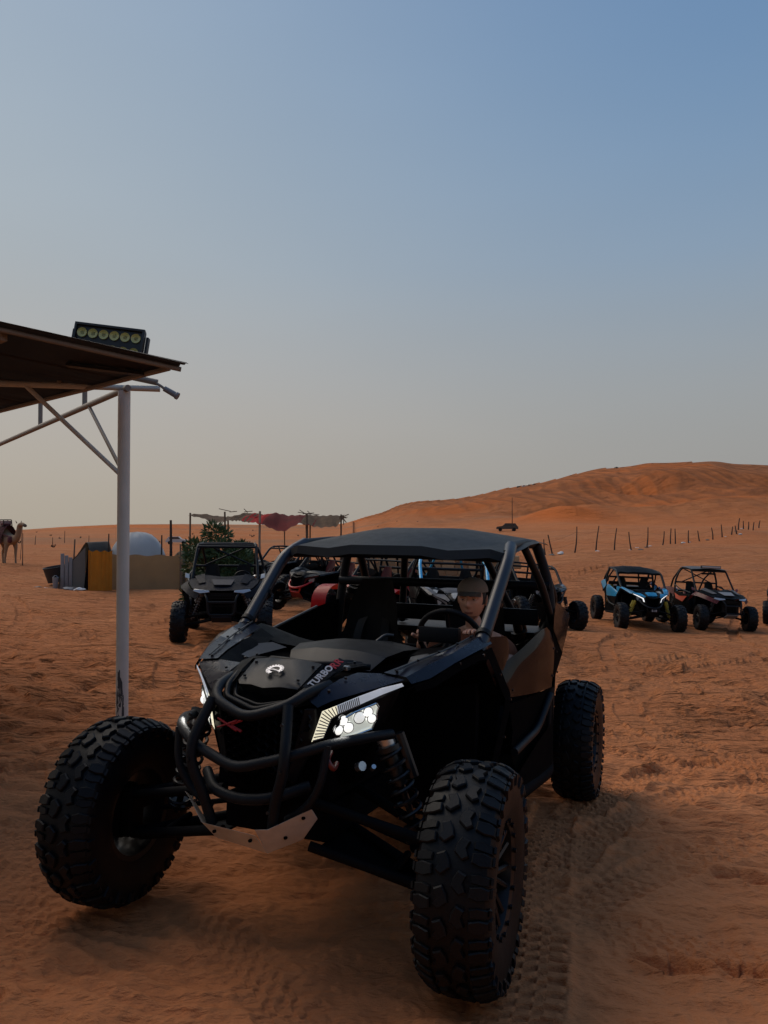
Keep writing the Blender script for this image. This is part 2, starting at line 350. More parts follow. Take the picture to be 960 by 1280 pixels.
def base_z(x, y):
    x = np.asarray(x, float); y = np.asarray(y, float)
    r = np.sqrt(x * x + y * y) + 1e-6; az = np.arctan2(x, y)
    azc = np.clip(az, rad(-60), rad(60)); px = 480 + 960 * np.tan(azc)
    near = rbf(np.where(r > 170, x * 170 / r, x), np.where(r > 170, y * 170 / r, y))
    D = np.interp(px, _sx, _sd); sy = np.interp(px, _sx, _sy)
    f = sstep(rad(85), rad(60), np.abs(az))
    crest = EYE + D * (660.1 - sy) / np.sqrt(960.0 ** 2 + (px - 480) ** 2) * 1.0
    crest = crest * f + 1.8 * (1 - f)
    u = np.clip((r - 95) / (D - 95), 0, 1)
    hill = np.clip(crest - 3, 0, 60) / 40.0
    s = u ** 1.6; s = 0.5 * u ** 2.0 + 0.5 * s * s * (3 - 2 * s)
    far = near * (1 - s) + crest * s
    env = np.sin(np.pi * np.clip(u, 0, 1)) ** 0.7 * sstep(0.0, 0.12, u) * sstep(1.0, 0.9, u)
    q = pnoise(x / 75 + 3.1 + 0.5 * pnoise(x / 40, y / 40), y / 42 + 1.7)
    rdg = 1 - 2.2 * np.abs(pnoise(x / 60 + 7.7, y / 95 + 2.2 + 0.6 * pnoise(x / 50 + 9, y / 50)))
    far = far + env * hill * (7.0 * q + 5.5 * rdg + 2.2 * (1 - 2.4 * np.abs(pnoise(x / 26 + 4, y / 44)))) + env * 0.35 * pnoise(x / 30, y / 12)
    # overlapping crests on the near side of the big dune: gentle towards the viewer, steep behind
    for p0, p1, d0, slope_, amp, seed in ((470, 830, 310, 0.16, 5.5, 1.0), (590, 1040, 405, -0.22, 5.5, 2.0), (760, 1120, 300, 0.26, 6.5, 3.0), (640, 900, 460, -0.10, 3.5, 4.0), (430, 760, 225, 0.12, 3.0, 5.0)):
        t = r - (d0 + slope_ * (px - 700) + 16 * np.sin(az * 17 + seed * 2) + 9 * pnoise(x / 28 + seed, y / 28))
        prof = np.where(t < 0, np.exp(t / 30.0), np.exp(-t / 7.0))
        far = far + amp * prof * sstep(p0, p0 + 90, px) * sstep(p1, p1 - 90, px)
    # the bright hump and the sharp ridge in front of the big dune
    far = far + 3.4 * np.exp(-(((x - 33.5) / 6.5) ** 2 + ((y - 146) / 8) ** 2)) + 1.6 * np.exp(-(((x - 43) / 8) ** 2 + ((y - 158) / 9) ** 2)) + 0.85 * np.exp(-((r - 88 - 6 * np.sin(az * 9)) / 11) ** 2) * sstep(470, 560, px) * sstep(1010, 900, px)
    far = far + 6.0 * sstep(0, 1, 1 - np.abs((x - 150) - 0.35 * (y - 360)) / 40) * np.exp(-((y - 375) / 60) ** 2)
    lim = EYE + r * (crest - EYE) / D - 0.012 * (D - r) * (r < D)
    ks = 1.6; gap = np.clip((lim - far) / ks, -30, 30); far = np.where((crest > 5) & (r > 120) & (r < D), lim - ks * np.log1p(np.exp(gap)), far) * 1.0
    over = np.clip(r - D, 0, None)
    return far - (0.03 * over + 0.00004 * over ** 2) * (crest > -5)
def tone(x, y):
    """three masks: duller greyish sand, strong orange sand, and the rutted dune faces"""
    r = np.sqrt(x * x + y * y) + 1e-6; px = 480 + 960 * np.tan(np.clip(np.arctan2(x, y), rad(-60), rad(60)))
    n = pnoise(x / 60, y / 60)
    edge = 853 + (520 - r) * 0.30 + 16 * n + 10 * pnoise(x / 22, y / 22)
    a = sstep(-3, 5, px - edge) * sstep(300, 345, r)
    a = np.maximum(a, 0.5 * sstep(0.12, 0.32, pnoise(x / 90 + 5, y / 30 + 2)) * sstep(60, 130, r))
    b = np.exp(-(((x - 33.5) / 7.5) ** 2 + ((y - 144) / 10) ** 2)) * 1.5 + 0.9 * sstep(0, 12, px - 790 + 10 * n) * sstep(940, 915, px + 14 * n) * sstep(360, 380, r + 12 * n) * sstep(470, 440, r + 0.5 * (px - 860)) + 0.8 * sstep(0.10, 0.3, pnoise(x / 50 + 15, y / 38 + 9)) * sstep(160, 260, r)
    b = np.clip(b, 0, 1) * (1 - a)
    c = sstep(90, 180, r) * sstep(-2, 12, base_z(x, y))
    return np.stack([a, b, c], -1)
def gz(x, y): return float(base_z(np.array([x]), np.array([y]))[0])

# ------------------------------------------------------------------ ground sheet
def polyline_coords(x, y, pts):
    """distance along and across a path for every point"""
    P = [np.array(p, float) for p in pts]; best = np.full(x.shape, 1e9); S = np.zeros(x.shape); T = np.zeros(x.shape); acc = 0.0
    for a, b in zip(P, P[1:]):
        d = b - a; Ln = np.linalg.norm(d); d = d / Ln
        s = np.clip((x - a[0]) * d[0] + (y - a[1]) * d[1], 0, Ln)
        qx, qy = x - (a[0] + d[0] * s), y - (a[1] + d[1] * s); dist = np.hypot(qx, qy)
        m = dist < best; best = np.where(m, dist, best); S = np.where(m, acc + s, S); T = np.where(m, d[0] * qy - d[1] * qx, T); acc += Ln
    return S, T, best
TRACKS = []
def path(pts, n=6):
    P = [Vector((p[0], p[1], 0)) for p in pts]; P = [2 * P[0] - P[1]] + P + [2 * P[-1] - P[-2]]; out = []
    for i in range(1, len(P) - 2):
        for k in range(n):
            t = k / n; p0, p1, p2, p3 = P[i - 1:i + 3]
            q = 0.5 * ((2 * p1) + (p2 - p0) * t + (2 * p0 - 5 * p1 + 4 * p2 - p3) * t * t + (3 * p1 - p0 - 3 * p2 + p3) * t ** 3); out.append((q.x, q.y))
    out.append((P[-2].x, P[-2].y)); return out
TRACK_DEF = [
    ([(1.12, 4.95), (0.97, 4.50), (0.83, 4.04), (0.72, 3.62), (0.57, 3.0), (0.44, 2.54), (0.22, 2.0)], 0.125, 1.0),
    ([(1.20, 4.74), (1.59, 5.31), (2.09, 5.77), (3.14, 6.33), (4.6, 6.8)], 0.135, 1.35),
    ([(0.87, 3.82), (1.29, 4.46), (1.98, 5.16), (2.75, 5.55), (4.2, 6.0)], 0.12, 0.8),
    ([(0.75, 3.29), (1.11, 3.63), (1.77, 4.16), (2.19, 4.41), (3.4, 4.8)], 0.12, 0.7),
    ([(0.86, 3.22), (1.2, 3.14), (1.48, 3.0), (2.0, 2.8)], 0.12, 0.45),
    ([(-1.5, 2.6), (-1.32, 2.95), (-1.5, 3.3), (-1.75, 3.69), (-2.4, 5.2)], 0.12, 0.45),
    ([(-0.77, 3.24), (-0.35, 2.61), (-0.2, 2.2)], 0.12, 0.4),
    ([(3.6, 5.4), (2.6, 5.9), (1.6, 6.9), (1.9, 9.0), (4.0, 12.5), (8.5, 16.5)], 0.15, 0.8),
    ([(4.4, 5.2), (3.3, 6.2), (2.6, 7.6), (3.2, 9.8), (5.6, 13.0), (10, 16)], 0.15, 0.75),
    ([(6.5, 6.5), (4.5, 8.5), (3.8, 12), (4.6, 16.0), (6.3, 19.5)], 0.14, 0.7),
    ([(-3.5, 7.5), (-5.0, 9.5), (-5.4, 12.5), (-4.0, 18)], 0.14, 0.6),
    ([(-2.4, 8.5), (-3.0, 11.0), (-2.6, 14), (-1.8, 18)], 0.14, 0.5),
    ([(8, 7), (7.0, 11), (8.2, 16), (9.5, 21), (14, 30)], 0.14, 0.7),
    ([(2.3, 7.0), (2.1, 12.0), (3.2, 20), (7, 32), (12, 38)], 0.14, 0.7),
    ([(-7, 7), (-6.2, 12), (-8.5, 18), (-12, 22), (-20, 26)], 0.14, 0.5),
]
STEPS = [((2.05, 3.05), -0.9), ((2.35, 3.45), -0.8), ((1.62, 4.62), 0.2), ((2.5, 4.9), 0.5), ((-1.35, 2.45), 0.8), ((1.08, 2.97), -0.5), ((1.33, 2.93), -0.6), ((1.77, 3.85), -0.2), ((2.2, 3.3), 2.2), ((1.9, 2.6), 0.2), ((-1.9, 3.6), 1.2), ((2.5, 6.2), 0.4), ((3.6, 7.0), 1.2), ((4.6, 6.1), 0.9), ((-2.6, 5.2), 2.0), ((-3.0, 6.0), 1.6)]
def micro(x, y, r):
    z = np.zeros(x.shape)
    near = np.clip(1 - (r - 60) / 60, 0, 1)
    def oct_(wl, amp, sx=1.0, ang=0.0, lim=2.2):
        # an octave is dropped where the sheet is too coarse to carry it
        c, s = math.cos(ang), math.sin(ang); u = (x * c + y * s) / wl * sx; v = (-x * s + y * c) / wl
        w = np.clip(lim - r * r / 1100 / wl * 3.0, 0, 1); return amp * w * pnoise(u + 13.1 * wl, v + 5.7)
    warp = 0.35 * pnoise(x / 1.4, y / 1.4)
    cell = pnoise(x / 0.30 + 40, y / 0.22 + 11); z -= 0.055 * sstep(0.18, 0.42, cell) * np.clip(2.2 - r * r / 1100 / 0.3 * 3.0, 0, 1) * sstep(4.5, 7.5, r)
    cell = pnoise(x / 0.75 + 4, y / 0.5 + 31); z -= 0.10 * sstep(0.15, 0.4, cell) * np.clip(2.2 - r * r / 1100 / 0.75 * 3.0, 0, 1) * sstep(7.5, 12, r)
    z += oct_(3.4, 0.07) + oct_(1.3, 0.05) + oct_(0.52, 0.040, 0.8, 0.3) + oct_(0.21, 0.034, 0.7, 0.2) + oct_(0.09, 0.019, 0.7, -0.2) + oct_(0.04, 0.009, 1, 0.4)
    # wind ripples, broken up
    wl = 0.115; ph = (y + 0.22 * x + warp) / wl * 2 * np.pi
    rip = np.sin(ph + 2.2 * pnoise(x / 0.5, y / 0.3)); rip = np.where(rip > 0, rip, rip * 0.6)
    z += 0.011 * rip * np.clip(0.7 + 1.6 * pnoise(x / 1.1 + 3, y / 0.8), 0.1, 1) * np.clip(1.6 - r * r / 1100 / wl * 3.0, 0, 1)
    wl3 = 0.21; ph = (y + 0.16 * x + 1.2 * warp) / wl3 * 2 * np.pi
    z += 0.020 * np.sin(ph + 2.6 * pnoise(x / 0.9 + 18, y / 0.6)) * np.clip(0.5 + 1.6 * pnoise(x / 2.0 + 13, y / 1.3), 0.0, 1) * np.clip(2.2 - r * r / 1100 / wl3 * 3.0, 0, 1) * sstep(2.6, 5, r)
    wl2 = 0.42; ph = (y + 0.10 * x + 1.5 * warp) / wl2 * 2 * np.pi
    z += 0.034 * np.sin(ph + 2.6 * pnoise(x / 1.5 + 8, y / 1.0)) * np.clip(0.45 + 1.6 * pnoise(x / 3.0 + 3, y / 2.2), 0.0, 1) * np.clip(2.4 - r * r / 1100 / wl2 * 3.0, 0, 1) * sstep(3.5, 7.5, r)
    z += 0.12 * pnoise(x / 2.2, y / 0.8) * sstep(5, 10, r) * np.clip(1 - (r - 45) / 30, 0, 1)
    z += 0.15 * pnoise(x / 6.0, y / 2.0) * sstep(9, 18, r) * near
    z *= near
    for pts, hw, st in TRACK_DEF:
        P = path(pts); xs = [p[0] for p in P]; ys = [p[1] for p in P]
        m = (x > min(xs) - .4) & (x < max(xs) + .4) & (y > min(ys) - .4) & (y < max(ys) + .4)
        if not m.any(): continue
        S, T, d = polyline_coords(x[m], y[m], P); zz = z[m]; rr = r[m]
        inside = sstep(hw + 0.015, hw - 0.012, d); edge = np.exp(-((d - hw - 0.02) / 0.022) ** 2)
        per = 0.082
        sh = np.abs(T) > hw * 0.52
        bars = np.where(sh, np.sin(2 * np.pi * (S / per + 0.5 * (T > 0))), np.sin(2 * np.pi * ((S + 0.6 * T) / per + 0.25) ) * np.cos(T / hw * 7))
        bars = sstep(-0.35, 0.15, bars)
        fade = np.clip(2.6 - rr * rr / 1100 / per * 3.0, 0, 1) * np.clip(0.75 + 0.9 * pnoise(x[m] / 0.5 + 2, y[m] / 0.5), 0.1, 1)
        deep = np.clip(rr / 9, 1, 3)
        zz = zz * (1 - 0.75 * inside * st) + st * (-0.022 * deep * inside + 0.026 * bars * inside * fade + 0.016 * deep * edge)
        z[m] = zz
    for (fx, fy), a in STEPS:
        c, s = math.cos(a), math.sin(a); u = (x - fx) * c + (y - fy) * s; v = -(x - fx) * s + (y - fy) * c
        q = np.sqrt((u / 0.135) ** 2 + (v / (0.052 + 0.012 * np.sign(u))) ** 2)
        z += -0.040 * sstep(1.15, 0.75, q) + 0.014 * np.exp(-((q - 1.35) / 0.22) ** 2)
    return z
def build_ground():
    az = np.concatenate([np.arange(-180, -37, 4.5), np.arange(-37, 37.001, 0.082), np.arange(40, 180, 4.5)])
    az = np.radians(np.unique(np.round(az, 4))); r = [0.25]
    while r[-1] < 2.05: r.append(r[-1] + 0.12)
    while r[-1] < 4200:
        q = r[-1]; r.append(q + (min(q * q / 1200, q * 0.0125) if q < 640 else q * 0.12))
    r = np.array(r); A, R = np.meshgrid(az, r); x = R * np.sin(A); y = R * np.cos(A)
    z = base_z(x, y) + micro(x, y, R)
    # fine lines cut by wheels into the dune faces
    n, m = x.shape; V = np.stack([x, y, z], 2).reshape(-1, 3)
    V = np.concatenate([V, [[0, 0, gz(0, 0.01)]]])
    i = np.arange(n - 1)[:, None]; j = np.arange(m)[None]; j2 = (j + 1) % m
    F = np.stack([i * m + j, (i + 1) * m + j, (i + 1) * m + j2, i * m + j2], 2).reshape(-1, 4)
    F = F[:, ::-1]
    c = len(V) - 1; T = np.stack([np.full(m, c), (np.arange(m) + 1) % m, np.arange(m)], 1)[:, ::-1]
    me = bpy.data.meshes.new('ground'); me.vertices.add(len(V)); me.vertices.foreach_set('co', V.astype(np.float32).ravel())
    me.loops.add(F.size + T.size); me.loops.foreach_set('vertex_index', np.concatenate([F.ravel(), T.ravel()]).astype(np.int32))
    me.polygons.add(len(F) + len(T)); st = np.concatenate([np.arange(len(F)) * 4, len(F) * 4 + np.arange(len(T)) * 3]).astype(np.int32)
    me.polygons.foreach_set('loop_start', st); me.update(calc_edges=True); me.validate()
    me.polygons.foreach_set('use_smooth', np.ones(len(me.polygons), dtype=bool)); me.materials.append(M['sand'])
    o = link(bpy.data.objects.new('ground', me)); ta = me.attributes.new('tone', 'FLOAT_VECTOR', 'POINT'); ta.data.foreach_set('vector', tone(V[:, 0], V[:, 1]).astype(np.float32).ravel()); tb2 = me.attributes.new('churn', 'FLOAT_VECTOR', 'POINT'); rr = np.hypot(V[:, 0], V[:, 1]); ch = 0.14 + 0.8 * sstep(4.0, 8.5, rr); tb2.data.foreach_set('vector', np.stack([ch, ch, ch], -1).astype(np.float32).ravel()); o['kind'] = 'structure'; return o
ground = build_ground()

# ------------------------------------------------------------------ unseen roof added behind and left of the camera to shade the foreground
def add_shade_roof():
    bm = bmesh.new()
    rows = [[(x_, y_, EYE + 1.75 + .05 * (y_ + 4) + .010 * math.sin(x_ * 28)) for x_ in [(-8 + 16 * k / 180) for k in range(181)]] for y_ in (-10, -4.5, -1.0)]
    bm_shell(bm, rows, .004, 0)
    for y_ in (-9.8, -6.2, -2.6, -1.15): bm_box(bm, (16, .05, .08), loc=Vector((0, y_, EYE + 1.70 + .05 * (y_ + 4) - .03)))
    for x_ in (-7.6, 0.0, 7.6):
        for y_ in (-9.5, -4.0): bm_tube(bm, [(x_ + .9, y_, gz(x_ + .9, y_) - .3), (x_ + .9, y_, EYE + 1.68 + .05 * (y_ + 4))], .05, 12, 0)
    for vx in ([(-10 + 6.6 * k / 80) for k in range(81)],): bm_shell(bm, [[(x_, y_, EYE + 1.9 + .012 * math.sin(x_ * 28)) for x_ in vx] for y_ in (.42, 2.6, 4.9)], .004, 0)
    for y_ in (.6, 2.6, 4.7): bm_box(bm, (6.6, .05, .08), loc=Vector((-6.7, y_, EYE + 1.84)))
    bm_tube(bm, [(-8.5, 4.4, gz(-8.5, 4.4) - .3), (-8.5, 4.4, EYE + 1.86)], .05, 12, 0)
    o = from_bm('unseen_shade_roof', bm, mat('shade_roof_sheet_metal', (0.10, 0.085, 0.075), 0.6, 0.2), None, angle=60); o['kind'] = 'structure'
add_shade_roof()

# ------------------------------------------------------------------ wheels (shared by every buggy)
_cache = {}
def tyre_mesh(R, W, detail):
    key = ('tyre', R, W, detail)
    if key in _cache: return _cache[key]
    bm = bmesh.new(); h = W / 2; Rt = R - 0.016
    prof = [(0.19, -h * 0.72), (0.20, -h * 0.86), (0.24, -h * 0.97), (R * 0.78, -h), (R * 0.88, -h * 0.97), (Rt - 0.012, -h * 0.88), (Rt, -h * 0.6), (Rt + 0.002, 0), (Rt, h * 0.6), (Rt - 0.012, h * 0.88), (R * 0.88, h * 0.97), (R * 0.78, h), (0.24, h * 0.97), (0.20, h * 0.86), (0.19, h * 0.72)]
    bm_lathe(bm, prof, 56 if detail else 32, close=True)
    rnd = random.Random(3)
    def lug(poly, a0, top, base):
        # poly: (lateral, arc) points; the block follows the crown
        rings = []
        cy = sum(p[0] for p in poly) / len(poly); ca = sum(p[1] for p in poly) / len(poly)
        for rad_, k in ((base, 1.0), (top - 0.004, 0.97), (top, 0.82)):
            ring = []
            for (yy, s) in poly:
                y2 = cy + (yy - cy) * k; s2 = ca + (s - ca) * k
                crown = 0.030 * max(0.0, abs(y2) / h - 0.55) ** 1.5 * 3
                rr_ = rad_ - crown; a = a0 + s2 / R
                ring.append(bm.verts.new((rr_ * math.cos(a), y2, rr_ * math.sin(a))))
            rings.append(ring)
        n = len(poly)
        for a, b in zip(rings, rings[1:]):
            for k in range(n): bm.faces.new((a[k], a[(k + 1) % n], b[(k + 1) % n], b[k]))
        bm.faces.new(rings[-1])
    N = 24 if detail else 18; pitch = 2 * math.pi * R / N
    for i in range(N):
        a = 2 * math.pi * i / N
        for s in (1, -1):
            off = 0.0 if s > 0 else pitch * 0.5
            j = rnd.uniform(-0.003, 0.003)
            c = [(0.003, -.010), (0.032, -.034), (0.053, -.022), (0.041, .004), (0.052, .030), (0.024, .042), (0.008, .016)]
            lug([(s * y_ * W / .25, off + q + j) for y_, q in (c if s > 0 else c[::-1])], a, R, Rt - 0.01)
            c = [(0.060, -.034), (0.088, -.044), (0.124, -.040), (0.125, -.007), (0.098, .002), (0.062, -.004)]
            lug([(s * y_ * W / .25, off + q) for y_, q in (c if s > 0 else c[::-1])], a, R - 0.001, Rt - 0.02)
            c = [(0.064, .010), (0.094, .006), (0.124, .004), (0.124, .032), (0.090, .040), (0.062, .034)]
            lug([(s * y_ * W / .25, off + q - 0.002) for y_, q in (c if s > 0 else c[::-1])], a, R - 0.006, Rt - 0.02)
            # side biters
            for q0, q1, r0 in ((-.034, -.004, R * 0.80), (.010, .034, R * 0.865)):
                vs = []
                for (qq, rr_, yy) in ((q0, r0, h * 0.985), (q1, r0, h * 0.985), (q1, R - .03, h * 1.0), (q0, R - .03, h * 1.0), (q0 * .9, r0 + .01, h * 1.05), (q1 * .9, r0 + .01, h * 1.05), (q1 * .9, R - .034, h * 1.06), (q0 * .9, R - .034, h * 1.06)):
                    an = a + (off + qq) / R; vs.append(bm.verts.new((rr_ * math.cos(an), s * yy, rr_ * math.sin(an))))
                for f in ((4, 5, 6, 7), (0, 1, 5, 4), (1, 2, 6, 5), (2, 3, 7, 6), (3, 0, 4, 7)): bm.faces.new([vs[k] for k in f])
    bmesh.ops.recalc_face_normals(bm, faces=bm.faces)
    me = bpy.data.meshes.new('tyre'); bm.to_mesh(me); bm.free(); me.materials.append(M['tyre'])
    me.polygons.foreach_set('use_smooth', [True] * len(me.polygons)); me.set_sharp_from_angle(angle=rad(28))
    _cache[key] = me; return me
def rim_mesh(W, m):
    key = ('rim', W, m.name)
    if key in _cache: return _cache[key]
    bm = bmesh.new(); h = W / 2
    bm_lathe(bm, [(0.188, -h * 0.74), (0.200, -h * 0.84), (0.176, -h * 0.80), (0.168, -h * 0.3), (0.168, h * 0.35), (0.178, h * 0.78), (0.202, h * 0.86), (0.190, h * 0.74), (0.184, 0)], 40, close=True)
    for i in range(7):
        for d in (-0.13, 0.13):
            a = 2 * math.pi * i / 7; p0 = (0.05 * math.cos(a + d), h * 0.42, 0.05 * math.sin(a + d)); p1 = (0.176 * math.cos(a + d * 1.5), h * 0.64, 0.176 * math.sin(a + d * 1.5))
            bm_tube(bm, [p0, p1], 0.011, 6, 0)
    bm_lathe(bm, [(0.0, h * 0.30), (0.06, h * 0.30), (0.064, h * 0.46), (0.036, h * 0.56), (0.0, h * 0.58)], 20)
    for i in range(18):
        a = 2 * math.pi * i / 18; bm_box(bm, (0.012, 0.01, 0.012), loc=Vector((0.19 * math.cos(a), h * 0.87, 0.19 * math.sin(a))))
    bmesh.ops.recalc_face_normals(bm, faces=bm.faces)
    me = bpy.data.meshes.new('rim'); bm.to_mesh(me); bm.free(); me.materials.append(m)
    me.polygons.foreach_set('use_smooth', [True] * len(me.polygons)); me.set_sharp_from_angle(angle=rad(35))
    _cache[key] = me; return me
def hub_mesh():
    if 'hub' in _cache: return _cache['hub']
    bm = bmesh.new()
    bm_lathe(bm, [(0.0, -0.03), (0.115, -0.03), (0.115, -0.022), (0.05, -0.02), (0.05, 0.05), (0.0, 0.05)], 28)
    bm_box(bm, (0.07, 0.05, 0.09), loc=Vector((0.10, -0.03, 0.03)), bevel=0.008); bm_box(bm, (0.09, 0.06, 0.20), loc=Vector((0, -0.06, 0)), bevel=0.012)
    bmesh.ops.recalc_face_normals(bm, faces=bm.faces)
    me = bpy.data.meshes.new('brake_hub'); bm.to_mesh(me); bm.free(); me.materials.append(M['arm']); _cache['hub'] = me; return me
def wheel(parent, x, y, R, W, steer=0.0, detail=False, rim=None, camber=0.0):
    s = 1 if y > 0 else -1
    w = bpy.data.objects.new('wheel', hub_mesh()); link(w, parent)
    w.location = (x, y, R); w.rotation_euler = (rad(camber) * -s, 0, steer + (0 if s > 0 else math.pi))
    link(bpy.data.objects.new('tyre', tyre_mesh(R, W, detail)), w); link(bpy.data.objects.new('rim', rim_mesh(W, rim or M['rim'])), w)
    w.children[0].rotation_euler = (0, random.uniform(0, 6), 0)
    return w
def shock(parent, top, bot, m_spring, m_body=None):
    top, bot = Vector(top), Vector(bot); d = (bot - top); L = d.length; q = d.to_track_quat('Z', 'X')
    bm = bmesh.new(); bm_tube(bm, [(0, 0, 0), (0, 0, L * 0.42)], 0.030, 12, 0); bm_tube(bm, [(0, 0, L * 0.4), (0, 0, L)], 0.014, 8, 0)
    bm_lathe(bm, [(0.0, L * 0.10), (0.050, L * 0.10), (0.050, L * 0.14), (0.0, L * 0.14)], 16, axis='Z'); bm_lathe(bm, [(0.0, L * 0.9), (0.048, L * 0.9), (0.048, L * 0.93), (0.0, L * 0.93)], 16, axis='Z')
    bm_tube(bm, [(0.055, 0, 0.02), (0.055, 0, L * 0.40)], 0.022, 10, 0); bmesh.ops.recalc_face_normals(bm, faces=bm.faces)
    s = from_bm('shock_absorber', bm, m_body or M['steel'], parent); s.location = top; s.rotation_euler = q.to_euler()
    turns = 8; n = turns * 12
    tube('coil_spring', [(0.047 * math.cos(2 * math.pi * k / 12), 0.047 * math.sin(2 * math.pi * k / 12), L * (0.14 + 0.76 * k / n)) for k in range(n + 1)], 0.0075, m_spring, s, seg=6, bend=0)
    return s
def seat(parent, x, y, shell_m, bolster_m, stripe=None, z0=0.42, top=1.36, lean=0.16):
    """bucket seat with a head rest, bolsters and harness straps"""
    s = bpy.data.objects.new('seat', None); link(s, parent); s.location = (x, y, z0)
    H = top - z0
    def prof(w, d, zs, xo):  # outline loft
        rows = []
        for z, ww, dd in zip(zs, w, d):
            xx = -lean * (z / H) * 1.0 + xo
            rows.append([(xx + dd * 0.5, -ww, z), (xx + dd * 0.1, -ww * .55, z), (xx, 0, z), (xx + dd * 0.1, ww * .55, z), (xx + dd * 0.5, ww, z)])
        return rows
    rows = prof([0.22, 0.235, 0.25, 0.245, 0.21, 0.155, 0.14, 0.125, 0.085], [0.14, 0.20, 0.22, 0.20, 0.15, 0.09, 0.10, 0.09, 0.04], [0.05, 0.16, 0.32, 0.46, 0.58, 0.66, 0.76, 0.86, H], -0.0)
    shell('seat_back', rows, shell_m, s, thick=0.07, bevel=0.012, nu=2, nv=2, angle=60)
    rows = [[(0.50, -0.2, 0.12), (0.50, 0, 0.10), (0.50, 0.2, 0.12)], [(0.36, -0.245, 0.16), (0.36, 0, 0.09), (0.36, 0.245, 0.16)], [(0.18, -0.245, 0.14), (0.18, 0, 0.05), (0.18, 0.245, 0.14)], [(0.02, -0.22, 0.10), (0.02, 0, 0.04), (0.02, 0.22, 0.10)]]
    shell('seat_cushion', rows, shell_m, s, thick=0.09, bevel=0.012, nu=2, nv=2, angle=60)
    for sg in (-1, 1):
        pts = [(-lean * z / H + 0.155 * k, sg * yy, z) for z, yy, k in ((0.12, 0.235, .7), (0.3, 0.25, 1), (0.46, 0.245, .95), (0.58, 0.215, .6))]
        tube('side_bolster', pts, 0.036, bolster_m, s, seg=8, bend=0.08)
        pts = [(-lean + 0.03, sg * 0.06, H * 0.78), (-lean * 0.72 + 0.05, sg * 0.075, H * 0.66), (-lean * 0.35 + 0.06, sg * 0.085, H * 0.36), (0.06, sg * 0.10, 0.14)]
        rows = [[(p[0], p[1] - 0.022, p[2]), (p[0], p[1] + 0.022, p[2])] for p in pts]
        shell('harness_strap', rows, stripe or M['spring'], s, thick=0.006, bevel=0, nv=3)
    return s
def text_mesh(name, txt, size, m, parent, mtx, extrude=0.0015, spacing=1.0):
    cu = bpy.data.curves.new(name, 'FONT'); cu.body = txt; cu.size = size; cu.extrude = extrude; cu.align_x = 'CENTER'; cu.align_y = 'CENTER'; cu.space_character = spacing; cu.offset = size * 0.02
    t = bpy.data.objects.new(name, cu); COL.objects.link(t); dg = bpy.context.evaluated_depsgraph_get()
    me = bpy.data.meshes.new_from_object(t.evaluated_get(dg)); me.materials.clear(); me.materials.append(m)
    bpy.data.objects.remove(t); bpy.data.curves.remove(cu)
    o = link(bpy.data.objects.new(name, me), parent); o.matrix_local = mtx; return o
def frame_mtx(o, xdir, normal):
    x = Vector(xdir).normalized(); n = Vector(normal).normalized(); y = n.cross(x).normalized(); x = y.cross(n)
    m = Matrix((x, y, n)).transposed().to_4x4(); m.translation = Vector(o); return m

